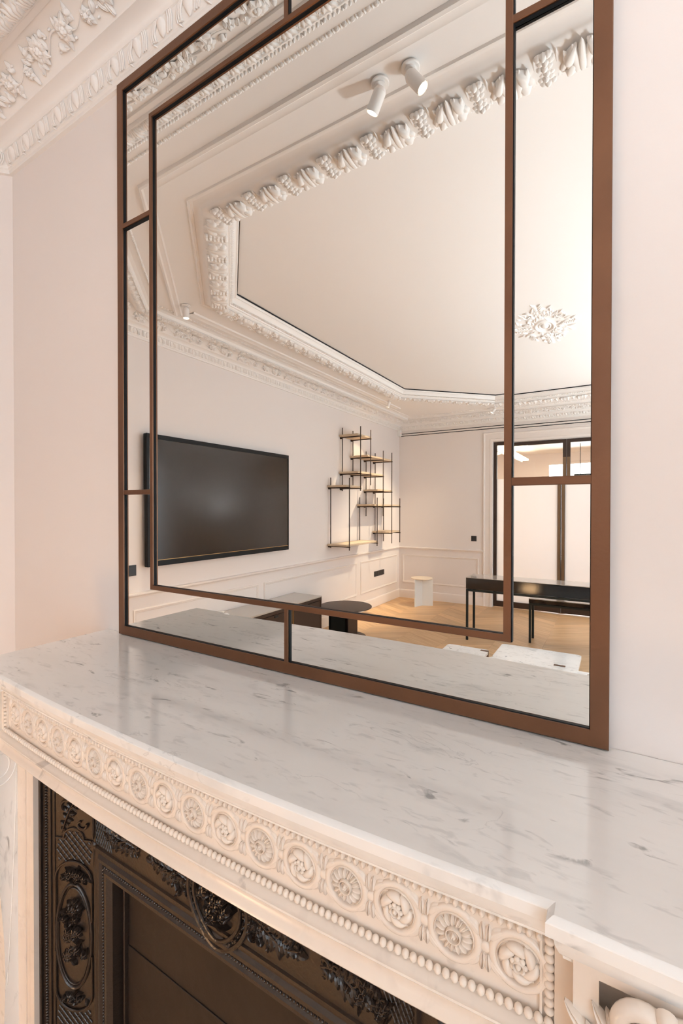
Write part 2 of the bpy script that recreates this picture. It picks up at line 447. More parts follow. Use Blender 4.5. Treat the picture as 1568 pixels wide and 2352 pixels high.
# bead line and leaf band as fine relief strips (too small to pick apart)
def edges(path, o, closed=True):
    L = offset_loop(path, o, closed); n = len(L)
    for i in range(n if closed else n - 1):
        a = np.array(L[i]); b_ = np.array(L[(i + 1) % n]); yield a, b_
def strip_relief(path, o, z, pitch, unit, sl=0., closed=True):
    """repeat a small unit mesh (local x along wall, y inward, z down) into one mesh"""
    mb = MB()
    for a, b_ in edges(path, o, closed):
        L = np.linalg.norm(b_ - a); u = (b_ - a) / L; n = np.array([-u[1], u[0]]); k = max(1, int(round(L / pitch)))
        T0 = unit.verts()
        for i in range(k):
            c = a + u * (i + .5) * L / k
            T = frame((c[0], c[1], z), (u[0], u[1], 0), (0, 0, -1), (n[0], n[1], 0))
            mb.add(T(T0), unit.f)
    return mb
unit = MB(); unit.dome(0, 0, .009, .0075, .009, seg=6, rings=2); unit.dome(.012, 0, .0035, .0085, .007, seg=5, rings=2)
strip_relief(ROOM, .330, RZ, .026, unit).obj('bead_line', M['plaster'], corn, kind='stuff')
unit = MB()
for q in (-2, -1, 0, 1, 2): unit.leaf(q * .0075, -.028, .050 - .003 * abs(q), .0072, .0150 - .002 * abs(q), rot=PI / 2 - q * .13, nu=8, nv=6, bend=-.22 * q, crease=.3, lobes=2)
for q in (-1, 1): unit.leaf(q * .028, -.026, .040, .0062, .011, rot=PI / 2 + q * .15, nu=7, nv=5, bend=-.5 * q, crease=.4)
for q in np.linspace(-.030, .030, 5): unit.dome(q, .026, .0055, .006, .009, seg=7, rings=3)
strip_relief(ROOM, .234, 2.850, .068, unit).obj('leaf_band', M['plaster'], corn, kind='stuff', angle=70)
# trims on the flat border
sweep(MB(), [(XL, -1.44), (XL, -5.12)], [(.384, 2.889), (.388, 2.879), (.398, 2.876), (.408, 2.882), (.436, 2.882), (.442, 2.876), (.454, 2.876), (.460, 2.889)], closed=False).obj('border_trim', M['plaster'], corn)
sweep(MB(), [(XR, -5.12), (XR, -1.44)], [(.384, 2.889), (.388, 2.879), (.398, 2.876), (.408, 2.882), (.436, 2.882), (.442, 2.876), (.454, 2.876), (.460, 2.889)], closed=False).obj('border_trim', M['plaster'], corn)
tp = [(.428, 2.889), (.433, 2.876), (.444, 2.874), (.452, 2.881), (.470, 2.882), (.478, 2.879), (.486, 2.889)]
cut = [(XR, -1.09), (.69, 0), (-1.98, 0), (XL, -1.09 + .0)]
sweep(MB(), cut, tp, closed=False).obj('border_trim', M['plaster'], corn)
sweep(MB(), OCT, [(.598, 2.889), (.602, 2.880), (.609, 2.879), (.613, 2.883), (.622, 2.883), (.626, 2.889)]).obj('border_trim', M['plaster'], corn)
garl = empty('trim_2', kind='structure'); garl['label'] = 'white plaster octagonal ceiling frame with acanthus leaves and fruit clusters'
gp = [(.626, 2.889), (.640, 2.887), (.654, 2.878), (.662, 2.868), (.668, 2.860), (.676, 2.856), (.695, 2.846), (.73, 2.838), (.765, 2.844), (.782, 2.856), (.786, 2.864), (.794, 2.866), (.796, 2.874), (.803, 2.883), (.810, 2.886), (.813, 2.896), (.820, 2.910), (.828, 2.918), (.833, 2.918), (.835, 2.93), (.840, 2.934), (.840, 2.965), (.87, 2.975)]
sweep(MB(), OCT, gp).obj('frame_moulding', M['plaster'], garl, angle=30)
gm = MB()
sweep(gm, OCT, [(.8408, 2.933), (.8408, 2.9455)], flip=False); gm.obj('gap_shade_strip', M['slot'], garl, smooth=False)  # black strip painting in the shade of the gap round the inner ceiling
unit = MB(); unit.leaf(0, -.011, .024, .008, .007, rot=PI / 2, nu=5, nv=4)
strip_relief(OCT, .802, 2.880, .018, unit).obj('small_leaf_band', M['plaster'], garl, kind='stuff')

# motif meshes -------------------------------------------------------
def egg_motif():
    mb = MB()
    mb.leaf(-.012, -.020, .042, .0160, .0105, rot=1.20, nu=10, nv=8, crease=0, bend=.12)
    for d, hh in ((-.036, .0026), (-.030, .0032), (-.023, .0034), (.017, .0034), (.024, .0032), (.030, .0026)):
        P = [(-.014 + d + (.020 + .2 * d) * t + .008 * math.sin(PI * t) * (1 if d > 0 else -1) * .8, -.019 + .037 * t, .0018 + .003 * math.sin(PI * t)) for t in np.linspace(0, 1, 9)]
        mb.tube(P, hh, 6)
    for q in range(4): mb.leaf(.040, .019 - .007 * q, .017 + .003 * q, .0032, .006, rot=2.4 + .35 * q, nu=6, nv=4)
    return mb.mesh('egg_motif', M['plaster'], angle=70)
EGG = egg_motif()
def along(path, o, z, n_in, pitch, mesh, name, parent, tilt, closed=True, phase=0.5, only=None, flipx=False):
    """instances along the path: local x along wall, z away from surface (tilted), """
    for ei, (a, b_) in enumerate(edges(path, o, closed)):
        if only is not None and ei not in only: continue
        L = np.linalg.norm(b_ - a); u = (b_ - a) / L; n = np.array([-u[1], u[0]]); k = max(1, int(round(L / pitch)))
        for i in range(k):
            c = a + u * (i + phase) * L / k
            nn = Vector((n[0] * math.cos(tilt), n[1] * math.cos(tilt), -math.sin(tilt)))
            uu = -u if flipx else u
            me = mesh[i % len(mesh)] if isinstance(mesh, list) else mesh
            mw = frame_mat((c[0], c[1], z), (uu[0], uu[1], 0), nn)
            ob = bpy.data.objects.new(name, me); COL.objects.link(ob); ob.parent = parent; ob.matrix_basis = mw
along(ROOM, .0285, 2.7815, None, .107, EGG, 'egg_motif', corn, math.radians(24))

def floral_motif(seed):
    r = np.random.RandomState(seed); mb = MB()
    W = .085
    def flower(cx, cy, R, n):
        for k in range(n):
            a = 2 * PI * k / n + r.rand() * .3
            mb.leaf(cx + .2 * R * math.cos(a), cy + .2 * R * math.sin(a), R, R * .40, .011, rot=a, nu=9, nv=7, z=.003, crease=.25, lobes=2)
        for k in range(5):
            a = 2 * PI * k / 5
            mb.dome(cx + .22 * R * math.cos(a), cy + .22 * R * math.sin(a), R * .25, R * .25, .010, z=.008, seg=7, rings=3)
        mb.dome(cx, cy, R * .28, R * .28, .012, z=.010, seg=8, rings=3)
    stem = [(-.165 + .33 * t, .014 * math.sin(13 * t), .004) for t in np.linspace(0, 1, 26)]
    mb.tube(stem, [.0030 * (1 - .8 * abs(2 * t - 1) ** 3) for t in np.linspace(0, 1, 26)], 7)
    flower(-.085, .000, .026, 7); flower(.045, -.006, .030, 8); flower(.135, .010, .017, 6)
    for x, y, s_ in ((-.04, .022, .013), (.095, -.024, .012), (-.13, -.02, .012), (.0, -.028, .010)):
        mb.dome(x, y, s_, s_ * .75, .014, seg=9, rings=3, rot=r.rand() * 3)
        mb.leaf(x, y, s_ * 1.8, s_ * .6, .007, rot=r.rand() * 6, nu=5, nv=5)
    for k in range(15):
        x = -.15 + .30 * r.rand(); y = (r.rand() - .5) * .03; sgn = 1 if r.rand() > .5 else -1
        a = sgn * (.5 + 1.2 * r.rand())
        if r.rand() > .5: a = PI - a
        mb.leaf(x, y, .026 + .024 * r.rand(), .0065 + .004 * r.rand(), .010, rot=a, nu=10, nv=7, bend=.4 * (r.rand() - .5), crease=.5)
    for k in range(8):
        mb.dome(-.15 + .3 * r.rand(), (r.rand() - .5) * .07, .005, .004, .009, seg=6, rings=2)
    V = mb.verts(); V[:, 1] = np.clip(V[:, 1], -.046, .046); mb.v = [V]
    return mb.mesh('floral_spray', M['plaster'], angle=70)
FLO = [floral_motif(3), floral_motif(9)]
along(ROOM, .1285, 2.8475, None, .335, FLO, 'floral_spray', corn, math.radians(63.7))

def acanthus(seed, mirror=False):
    mb = MB()
    for q in range(-2, 3):
        L = .100 - .006 * abs(q)
        mb.leaf(q * .0095, -.054, L * 1.06, .0115, .026 - .003 * abs(q), rot=PI / 2 - q * .05, nu=10, nv=6, z=.004, crease=.25, bend=-.05 * q, curl=.004)
    for q in (-1, 1):
        mb.leaf(q * .026, -.050, .056, .0135, .026, rot=PI / 2 - q * .16, nu=9, nv=6, z=.004, bend=.45 * q, crease=.25)
        mb.leaf(q * .024, -.012, .056, .0150, .030, rot=PI / 2 - q * .30, nu=9, nv=6, z=.004, bend=.55 * q, crease=.25)
        mb.leaf(q * .040, -.030, .050, .0110, .020, rot=PI / 2 - q * .10, nu=9, nv=6, z=.000, bend=.5 * q, crease=.25)
    return mb.mesh('acanthus_leaf', M['plaster'], angle=70)
def fruit():
    mb = MB(); r = np.random.RandomState(2)
    for i in range(6):
        for j in (-1, 0, 1):
            mb.dome(j * .0115 + (i % 2) * .004, -.045 + i * .0175, .0105, .0105, .022 if j == 0 else .014, seg=8, rings=3)
    mb.leaf(-.026, -.05, .10, .006, .008, rot=PI / 2, nu=7, nv=4); mb.leaf(.026, -.05, .10, .006, .008, rot=PI / 2, nu=7, nv=4)
    return mb.mesh('fruit_cluster', M['plaster'])
ACA, FRU = acanthus(1), fruit()
ACA.transform(Matrix.Diagonal((1.32, 1.05, 1.0, 1))); FRU.transform(Matrix.Diagonal((1.22, 1.08, .95, 1)))
along(OCT, .725, 2.848, None, .195, ACA, 'acanthus_leaf', garl, math.radians(90), phase=.25)
along(OCT, .725, 2.848, None, .195, FRU, 'fruit_cluster', garl, math.radians(90), phase=.75)

# ceiling rosette ----------------------------------------------------
ros = empty('ceiling_rosette', (-.525, -3.13, 2.945), 0, 'white plaster oval scrollwork rosette in the middle of the ceiling', 'ceiling ornament')
mb = MB(); mb.ring(0, 0, .085, .115, .016, .014); mb.dome(0, 0, .035, .05, .018); mb.ring(0, 0, .05, .07, .007, .008)
mb.obj('oval_boss', M['plaster'], ros); ros.rotation_euler = (PI, 0, 0); ros.scale = (.80, 1, 1)
mb = MB(); r = np.random.RandomState(4)
for k in range(8):
    a = 2 * PI * k / 8 + .2; ex = .19 if k % 2 else .15; ey = .30 if k % 2 else .24
    cx, cy = ex * math.cos(a), ey * math.sin(a)
    for sg in (-1, 1):
        P = [(cx + .05 * (1 - t) * math.cos(a + sg * (.5 + 4.6 * t)), cy + .06 * (1 - t) * math.sin(a + sg * (.5 + 4.6 * t)), .006) for t in np.linspace(0, .85, 14)]
        mb.tube(P, .007, 6)
for k in range(150):
    a = 2 * PI * r.rand(); t = .38 + .62 * r.rand(); spk = 1 + .28 * abs(math.cos(2 * a)) ** 6
    x, y = .23 * t * spk * math.cos(a), .34 * t * spk * math.sin(a)
    mb.leaf(x, y, .05 + .03 * r.rand(), .012, .012, rot=math.atan2(y, x) + (r.rand() - .5) * 2, nu=6, nv=4, bend=r.rand() - .5, lobes=2)
mb.obj('scroll_foliage', M['plaster'], ros)
for a, L in ((0, .25), (PI / 2, .40), (PI, .25), (-PI / 2, .40)):
    mb = MB()
    for t in np.linspace(.6, 1, 6):
        for sg in (-1, 1): mb.leaf(L * t * math.cos(a), L * t * math.sin(a), .05, .014, .014, rot=a + sg * .8, nu=6, nv=4)
    mb.obj('leaf_finial', M['plaster'], ros)

# ---------- spotlights
def spot(loc, tilt_dir, tilt, label, length=.074, rad=.021, energy=22, group=None, cone=62, col=(1, .80, .56)):
    t = empty('ceiling_spotlight', loc, 0, label, 'spotlight', group)
    mb = MB(); mb.lathe([(.0001, -.004), (.030, -.004), (.030, -.008), (.028, -.010), (.019, -.010), (.019, -.014), (.0001, -.014)], 28)
    mb.obj('ceiling_plate', M['plaster'], t)
    az = tilt_dir; d = np.array([math.sin(tilt) * math.cos(az), math.sin(tilt) * math.sin(az), -math.cos(tilt)])
    p0 = np.array([0, 0, -.030]) - d * .01; p1 = p0 + d * length
    mb = MB(); mb.cyl((0, 0, -.008), tuple(p0 + d * .02), .007, 10); mb.obj('swivel', M['plaster'], t)
    mb = MB(); mb.cyl(p0, p0 + d * .012, rad * .7, 24, rad, cap=True); mb.cyl(p0 + d * .012, p1, rad, 28, cap=False)
    mb.cyl(p1 - d * .02, p1, rad * .86, 28, cap=False); 
    barrel = mb.obj('barrel', M['plaster'], t)
    mb = MB(); mb.cyl(p1 - d * .006, p1 - d * .004, rad * .86, 24); mb.obj('lens', M['lamp'], barrel)
    l = light('spot_beam', 'SPOT', tuple(np.array(loc) + p1 + d * .01), tuple(np.array(loc) + p1 + d), energy, col, spot=cone, blend=.9, radius=.02)
    return t
g = 'ceiling spotlights on the flat border'
spot((-.569, -.548, 2.888), math.radians(-15), math.radians(38), 'white barrel spotlight, right one of the pair above the mirror', group=g, energy=6)
spot((-.676, -.546, 2.888), math.radians(190), math.radians(32), 'white barrel spotlight, left one of the pair above the mirror', group=g, energy=12)
spot((-2.57, -1.335, 2.888), math.radians(40), math.radians(3), 'white spotlight in the near left corner of the ceiling border', group=g, energy=60)
spot((-2.545, -4.60, 2.888), PI, math.radians(20), 'white spotlight in front of the wall shelf corner', group=g, energy=260)
spot((-1.454, -5.73, 2.888), math.radians(160), math.radians(40), 'white spotlight tilted toward the far wall by the doors', group=g, energy=190)
spot((.2, -5.6, 2.888), math.radians(90), math.radians(10), 'white spotlight in the far right part of the ceiling border', group=g, energy=70)

# ---------- panelling
def panel_frame(parent, a0, a1, z0, z1, place):
    """raised moulding rectangle"""
    mb = MB()
    prof_ = [(0, 0), (.004, .009), (.012, .011), (.018, .006), (.026, .005), (.030, 0)]
    loop = [(a0, z0), (a1, z0), (a1, z1), (a0, z1)]
    P, N = miter(loop, True); V = []
    for p, nn in zip(P, N):
        for o, h in prof_: V.append(place(p[0] + nn[0] * o, p[1] + nn[1] * o, h))
    mb.grid(V, 4, len(prof_), closeu=True)
    return mb.obj('panel_moulding', M['wain'], parent)
def rail(parent, name, prof_, a, b_):
    return sweep(MB(), [a, b_], prof_, closed=False).obj(name, M['wain'], parent)
RAIL = [(0, .795), (.010, .797), (.012, .806), (.020, .812), (.028, .822), (.028, .832), (.018, .836), (.0, .838)]
BASE = [(.0, .135), (.008, .134), (.014, .126), (.016, .118), (.016, .0)]
BASE = BASE[::-1]; 
tl = empty('trim_3', kind='structure'); tl['label'] = 'white panelled wainscot along the left wall'
rail(tl, 'chair_rail', RAIL, (XL, -1.09), (XL, YF))
sweep(MB(), [(XL, -1.09), (XL, YF)], BASE, closed=False, flip=False).obj('baseboard_left', M['wain'], tl)
for a0, a1 in ((-2.642, -1.25), (-4.663, -2.723), (-6.003, -4.771)):
    panel_frame(tl, -a1, -a0, .25, .712, lambda a, z, h: (XL + h, -a, z))
tf = empty('trim_4', kind='structure'); tf['label'] = 'white panelled wainscot on the far wall left of the doors'
rail(tf, 'chair_rail', RAIL, (XL, YF), (-1.69, YF)); sweep(MB(), [(XL, YF), (-1.69, YF)], BASE, closed=False).obj('baseboard_back', M['wain'], tf)
panel_frame(tf, -3.006, -1.765, .25, .712, lambda a, z, h: (a, YF + h, z))
tr = empty('trim_5', kind='structure'); tr['label'] = 'white wainscot on the right and chamfered walls'
for a, b_ in (((.40, YF), (XR, YF)), ((XR, YF), (XR, -5.05)), ((XR, -3.65), (XR, -3.25)), ((XR, -1.85), (XR, -1.09)), ((XR, -1.09), (.69, 0)), ((-1.98, 0), (XL, -1.09)), ((.69, 0), (.14, 0)), ((-1.40, 0), (-1.98, 0))):
    rail(tr, 'chair_rail', RAIL, a, b_); sweep(MB(), [a, b_], BASE, closed=False).obj('baseboard_right', M['wain'], tr)
# door casing
loop = [(DX0 - .005, 0), (DX0 - .005, DZ + .005), (DX1 + .005, DZ + .005), (DX1 + .005, 0)]
P, N = miter(loop, False); V = []
cpf = [(0, .0), (0, .022), (.030, .022), (.036, .014), (.060, .012), (.105, .012), (.112, .020), (.128, .022), (.133, .014), (.133, .0)]
for p, nn in zip(P, N):
    for o, h in cpf: V.append((p[0] + nn[0] * o, YF + h, p[1] + nn[1] * o))
MB().grid(V, 4, len(cpf)).obj('trim_6', M['wain'], kind='structure', angle=25)

# ---------- glazed doors
def leaf_door(n, x0, x1, pull_x):
    d = empty('door_%d' % n, (0, 0, 0), kind='structure'); y0, y1 = YF - .075, YF - .03
    st = .045
    for nm, (a, b_, c, e) in (('stile', (x0, x0 + st, .012, DZ - .006)), ('stile', (x1 - st, x1, .012, DZ - .006)), ('top_rail', (x0 + st, x1 - st, DZ - .055, DZ - .006)), ('bottom_rail', (x0 + st, x1 - st, .012, .095))):
        MB().box(a, b_, y0, y1, c, e, .002).obj(nm, M['doorframe'], d)
    MB().box(x0 + st, x1 - st, y0 + .018, y1 - .018, .095, 1.90).obj('frosted_pane', M['frost'], d, smooth=False)
    MB().box(x0 + st, x1 - st, y0 + .018, y1 - .018, 1.90, DZ - .055).obj('clear_pane', M['clear'], d, smooth=False)
    MB().box(pull_x, pull_x + .036, y1, y1 + .012, .35, 2.20, .002).obj('pull_plate', M['brass'], d)
    return d
leaf_door(1, DX0 + .004, XC - .002, XC - .002 - .041); leaf_door(2, XC + .002, DX1 - .004, XC + .007)
# room behind the doors
back = MB(); X0, X1, Y0, Y1, Z1 = -3.2, 2.2, -10.2, YF - .12, 2.72
back.box(X0, X1, Y0 - .1, Y0, 0, Z1); back.box(X0 - .1, X0, Y0, Y1, 0, Z1); back.box(X1, X1 + .1, Y0, Y1, 0, Z1)
back.obj('wall_hall', M['wall'], smooth=False, kind='structure')
MB().box(X0, X1, Y0, Y1, Z1, Z1 + .08).obj('ceiling_hall', M['ceil'], smooth=False, kind='structure')
MB().box(X0, X1, Y0, Y1, -.05, .0).obj('floor_hall', M['oak'], smooth=False, kind='structure')
cv = empty('cove_light', (-1.75, -8.2, 2.52), 0, 'glowing recessed cove light along the ceiling behind the glazed doors', 'light')
MB().box(-.06, .06, -1.3, 1.3, 0, .03).obj('diffuser', M['cove'], cv, smooth=False)
MB().box(-.09, -.065, -1.32, 1.32, -.03, .08, .003).obj('cove_lip', M['plaster'], cv)
# glazed cabinet behind doors
gc = empty('glazed_cabinet', (-1.3, -8.0, 0), .35, 'bronze framed glass cabinet seen through the clear upper door panes', 'cabinet')
for x in (-.22, .22):
    for y in (-.2, .2): MB().box(x - .015, x + .015, y - .015, y + .015, 0, 2.05, .003).obj('post', M['brass'], gc)
for z in (.05, 2.02):
    mb = MB()
    for y in (-.2, .2): mb.box(-.235, .235, y - .015, y + .015, z, z + .03, .003)
    for x in (-.22, .22): mb.box(x - .015, x + .015, -.2, .2, z, z + .03, .003)
    mb.obj('rail_frame', M['brass'], gc)
MB().box(-.2, .2, -.204, -.198, .1, 2.0).obj('glass_pane', M['clear'], gc, smooth=False)
cr_ = empty('curtain_rail', (.05, -8.6, 2.12), 0, 'dark curtain rail high up behind the right glazed door', 'curtain rail')
mb = MB(); mb.cyl((-.8, 0, 0), (1.4, 0, 0), .014, 12); mb.obj('pole', M['black_metal'], cr_)
for x in (-.7, 0, .7, 1.3): MB().cyl((x, 0, 0), (x, 0, .58), .006, 8).obj('hanger', M['black_metal'], cr_)

# ---------- windows in the right wall
for i, (a, b_) in enumerate(WINS):
    d = empty('window_%d' % (i + 1), kind='structure'); y0, y1 = b_, a; mid = (a + b_) / 2
    mb = MB()
    for q in (y0 + .03, mid, y1 - .03): mb.box(XR + .03, XR + .08, q - .03, q + .03, WZ0, WZ1, .004)
    for z in (WZ0 + .03, 1.9, WZ1 - .03): mb.box(XR + .032, XR + .078, y0, y1, z - .03, z + .03, .004)
    mb.obj('sash', M['wain'], d)
    MB().box(XR + .052, XR + .058, y0 + .05, y1 - .05, WZ0 + .05, WZ1 - .05).obj('pane', M['clear'], d, smooth=False)
    mb = MB(); mb.box(XR - .02, XR, y0 - .09, y0, 0, WZ1 + .09, .004); mb.box(XR - .02, XR, y1, y1 + .09, 0, WZ1 + .09, .004); mb.box(XR - .02, XR, y0, y1, WZ1, WZ1 + .09, .004)
    mb.obj('casing', M['wain'], d)

# ---------- floor planks, point de Hongrie columns
CW, PW = .48, .14
xs0 = -.65 - 6 * CW
def plank_mesh(sl):
    # parallelogram in object space, long axis local x for the grain
    g = .0005
    A = [(g, g), (CW - g, CW * sl + g), (CW - g, CW * sl + PW - g), (g, PW - g)]
    ang = math.atan2(CW * sl, CW); ca, sa = math.cos(-ang), math.sin(-ang)
    P = [(x * ca - y * sa, x * sa + y * ca) for x, y in A]
    me = MB().prism(P, -.012, 0).mesh('plank', M['oak'], smooth=False); return me, ang
PM = {1: plank_mesh(.62), -1: None}
me2, an2 = plank_mesh(-.62); PM[-1] = (me2, an2)
rest = MB(); cells = []
for c in range(0, 11):
    x = xs0 + c * CW + .0; sg = 1 if c % 2 else -1
    off = 0 if sg > 0 else CW * .62
    for k in range(-50, 6):
        y = k * PW + off
        yc = y + PW / 2 + sg * .62 * CW / 2; xc = x + CW / 2
        if yc > .25 or yc < YF - .25 or x > XR or x + CW < XL - .3: continue
        vis = (xc < .4 and yc < -2.0)
        cells.append((0 if vis else 1, x, y, sg))
nv_ = 0
for far_, x, y, sg in cells:
    me, ang = PM[sg]
    if not far_ and nv_ < 300:
        o = bpy.data.objects.new('plank', me); COL.objects.link(o); o.parent = floor; o.location = (x, y, 0); o.rotation_euler = (0, 0, ang); nv_ += 1
    else:
        ca, sa = math.cos(ang), math.sin(ang); V = np.array([q.co for q in me.vertices])
        V2 = np.c_[V[:, 0] * ca - V[:, 1] * sa + x, V[:, 0] * sa + V[:, 1] * ca + y, V[:, 2]]
        rest.add(V2, [tuple(p.vertices) for p in me.polygons])
rest.obj('plank_field', M['oak'], floor, smooth=False, kind='stuff')

# ================================================================== MIRROR
ZS = 1.09065
FX0, FX1, FZ0, FZ1 = -1.2844, -.0069, ZS + .0025, 2.7385
IX0, IX1, IZ0, IZ1 = -1.1335, -.1540, 1.2406, 2.5862
YFR, YGL = -.0197, -.0115
mir = empty('overmantel_mirror', (-.645, 0, ZS), 0, 'large multi-pane mirror in a brown bronze frame standing on the marble mantel', 'mirror')
def P_(mb, name, m, **k):
    o = mb.obj(name, m, mir, **k); o.location = (.645, 0, -ZS); return o
BW = .0255
# outer frame: mitred bevelled profile swept round (in XZ)
def rect_frame(x0, x1, z0, z1, w_, yf, yb, bev, name):
    mb = MB(); loop = [(x0, z0), (x1, z0), (x1, z1), (x0, z1)]; P, N = miter(loop, True)
    pr = [(0, yb), (0, yf + bev), (bev, yf), (w_ - bev * .4, yf), (w_, yf + bev * .5), (w_, yb)]
    V = []
    for p, nn in zip(P, N):
        for o, y in pr: V.append((p[0] + nn[0] * o, y, p[1] + nn[1] * o))
    mb.grid(V, 4, len(pr), closeu=True, flip=False); return mb
P_(rect_frame(FX0, FX1, FZ0, FZ1, .0265, YFR, -.001, .0015, 'f'), 'outer_frame', M['bronze'], angle=20)
IBW = .0125
P_(rect_frame(IX0, IX1, IZ0, IZ1, IBW, YFR - .0005, -.010, .0010, 'f'), 'inner_frame', M['bronze'], angle=20)
def liner(x0, x1, z0, z1, d=.0035):
    mb = MB(); loop = [(x0, z0), (x1, z0), (x1, z1), (x0, z1)]; P, N = miter(loop, True); V = []
    for p, nn in zip(P, N):
        for o, y in ((0, YFR + .003), (d, YFR + .0045), (d, YGL - .0002)): V.append((p[0] + nn[0] * o, y, p[1] + nn[1] * o))
    mb.grid(V, 4, 3, closeu=True); return mb
P_(liner(FX0 + .0262, FX1 - .0262, FZ0 + .0262, FZ1 - .0262, .0014), 'black_liner', M['liner'], smooth=False)
P_(liner(IX0 + IBW - .0003, IX1 - IBW + .0003, IZ0 + IBW - .0003, IZ1 - IBW + .0003, .0010), 'black_liner', M['liner'], smooth=False)
for (x0, x1, z0, z1) in ((IX0 - .0012, IX0, IZ0, IZ1), (IX1, IX1 + .0020, IZ0, IZ1)):
    P_(MB().box(x0, x1, YFR + .003, YGL, z0, z1), 'black_liner', M['liner'], smooth=False)
XCC = -.6455; ZL, ZH = 1.5195, 2.3110
def bar(x0, x1, z0, z1):
    P_(MB().box(x0, x1, YFR + .0006, -.010, z0, z1, .0009), 'glazing_bar', M['bronze'], angle=20)
def lin(x0, x1, z0, z1): P_(MB().box(x0, x1, YFR + .0035, YGL, z0, z1), 'black_liner', M['liner'], smooth=False)
hb = .0058
bar(XCC - hb, XCC + hb, FZ0 + .02, IZ0 + .004); bar(XCC - hb, XCC + hb, IZ1 - .004, FZ1 - .02)
lin(XCC + hb - .0002, XCC + hb + .0016, FZ0 + .02, IZ0); lin(XCC + hb - .0002, XCC + hb + .0016, IZ1, FZ1 - .02)
for z in (ZL, ZH):
    bar(FX0 + .02, IX0 + .004, z - hb * 1.2, z + hb * 1.2); bar(IX1 - .004, FX1 - .02, z - hb * 1.2, z + hb * 1.2)
lin(FX0 + .02, IX0, ZH - hb * 1.2 - .003, ZH - hb * 1.2 + .0002); lin(IX1, FX1 - .02, ZH - hb * 1.2 - .003, ZH - hb * 1.2 + .0002)
def pane(poly, rz=0., rx=0.):
    cx = sum(p[0] for p in poly) / len(poly); cz = sum(p[1] for p in poly) / len(poly)
    n = len(poly); V = []
    for x, z in poly:
        V.append((x - cx, math.tan(rz) * (x - cx) + math.tan(rx) * (z - cz), z - cz))
    mb = MB(); V2 = [(a, b_ + .003, c) for a, b_, c in V]
    mb.add(V + V2, [tuple(range(n)), tuple(range(n, 2 * n))[::-1]] + [((i + 1) % n, i, n + i, n + (i + 1) % n) for i in range(n)])
    o = mb.obj('mirror_pane', M['mirror'], mir, smooth=False); o.location = (cx + .645, YGL, cz - ZS); return o
a0, a1, b0, b1 = FX0 + .024, FX1 - .024, FZ0 + .024, FZ1 - .024
i0, i1, k0, k1 = IX0 + .006, IX1 - .006, IZ0 + .006, IZ1 - .006
pane([(i0 + .0005, k0 + .0005), (i1 - .0005, k0 + .0005), (i1 - .0005, k1 - .0005), (i0 + .0005, k1 - .0005)])
pane([(a0, b0), (XCC, b0), (XCC, k0), (i0, k0), (i0, ZL), (a0, ZL)], rz=-0.0012)
pane([(XCC, b0), (a1, b0), (a1, ZL), (i1, ZL), (i1, k0), (XCC, k0)])
pane([(a0, ZL), (i0, ZL), (i0, ZH), (a0, ZH)])
pane([(i1, ZL), (a1, ZL), (a1, ZH), (i1, ZH)], rz=-0.0052, rx=0.0018)
pane([(a0, ZH), (i0, ZH), (i0, k1), (XCC, k1), (XCC, b1), (a0, b1)])
pane([(XCC, k1), (i1, k1), (i1, ZH), (a1, ZH), (a1, b1), (XCC, b1)])

# ================================================================== MANTEL
MC = -.629
mant = empty('fireplace_mantel', (MC, -.2, 0), 0, 'carved cream and grey marble fireplace mantel with rosette frieze below the mirror', 'fireplace mantel')
def A(mb, name, m, **k):
    o = mb.obj(name, m, mant, **k); o.location = (-MC, .2, 0); return o
HW = .577
def sY(x): u_ = (x - MC) / HW; return -.3580 - .0205 * max(0, 1 - u_ * u_)
def bY(x): u_ = (x - MC) / HW; return -.3465 - .0200 * max(0, 1 - u_ * u_)
xa, xb = MC - HW, MC + HW
bow = [(x, sY(x)) for x in np.linspace(xa, xb, 41)]
path = [(-1.370, -.001), (-1.370, -.3745), (xa - .004, -.3745), (xa - .004, sY(xa))] + bow[1:-1] + [(xb + .004, sY(xb)), (xb + .004, -.3745), (.116, -.3745), (.116, -.001)]
sp = [(0.0005, 1.0907), (-.0008, 1.0903), (-.0058, 1.0862), (-.0064, 1.0850), (-.0064, 1.0728), (-.0048, 1.0718), (-.0012, 1.0710), (-.0004, 1.0700), (.0010, 1.062), (.0045, 1.0530), (.0072, 1.0500), (.0076, 1.0470), (.06, 1.0470)]
mb = MB(); sweep(mb, path, sp, closed=False)
k = len(sp); n = len(path)
topv = mb.verts()[::k][:n]; mb.add(topv, [tuple(range(n))])
A(mb, 'shelf', M['marble'], angle=24)
# frieze body (field recessed 4 mm)
fx = [MC - .598] + list(np.linspace(xa, xb, 41)) + [MC + .598]
fp = [(x, bY(x)) for x in fx]
pr = [(.004, 1.050), (.004, .9560), (0, .9550), (0, .9535), (-.002, .9525), (-.0105, .9495), (-.012, .9485), (-.0150, .9480), (-.0162, .9463), (-.0150, .9445), (-.0115, .9435), (-.0070, .9400), (-.0055, .9330), (-.008, .925), (-.0125, .920), (-.0135, .916), (-.0115, .913), (.0, .913), (.10, .913)]
mb = MB(); sweep(mb, fp, pr, closed=False); A(mb, 'lintel', M['marble_front'], angle=30)
for x0, x1 in ((-.0495, -.028), (MC * 2 + .028, MC * 2 + .0405)):
    A(MB().box(x0, x1, -.3480, -.30, .955, 1.05), 'frieze_end', M['marble_front'], smooth=False)
def on_frieze(x, z, d=0., k=1.):
    e = .001; t = Vector((1, (bY(x + e) - bY(x - e)) / (2 * e), 0)).normalized(); nrm = Vector((t.y, -t.x, 0))
    o = Vector((x, bY(x) + .004, z)) + nrm * d
    return frame_mat((o.x, o.y, o.z), t, nrm) @ Matrix.Diagonal((1, 1, k, 1))
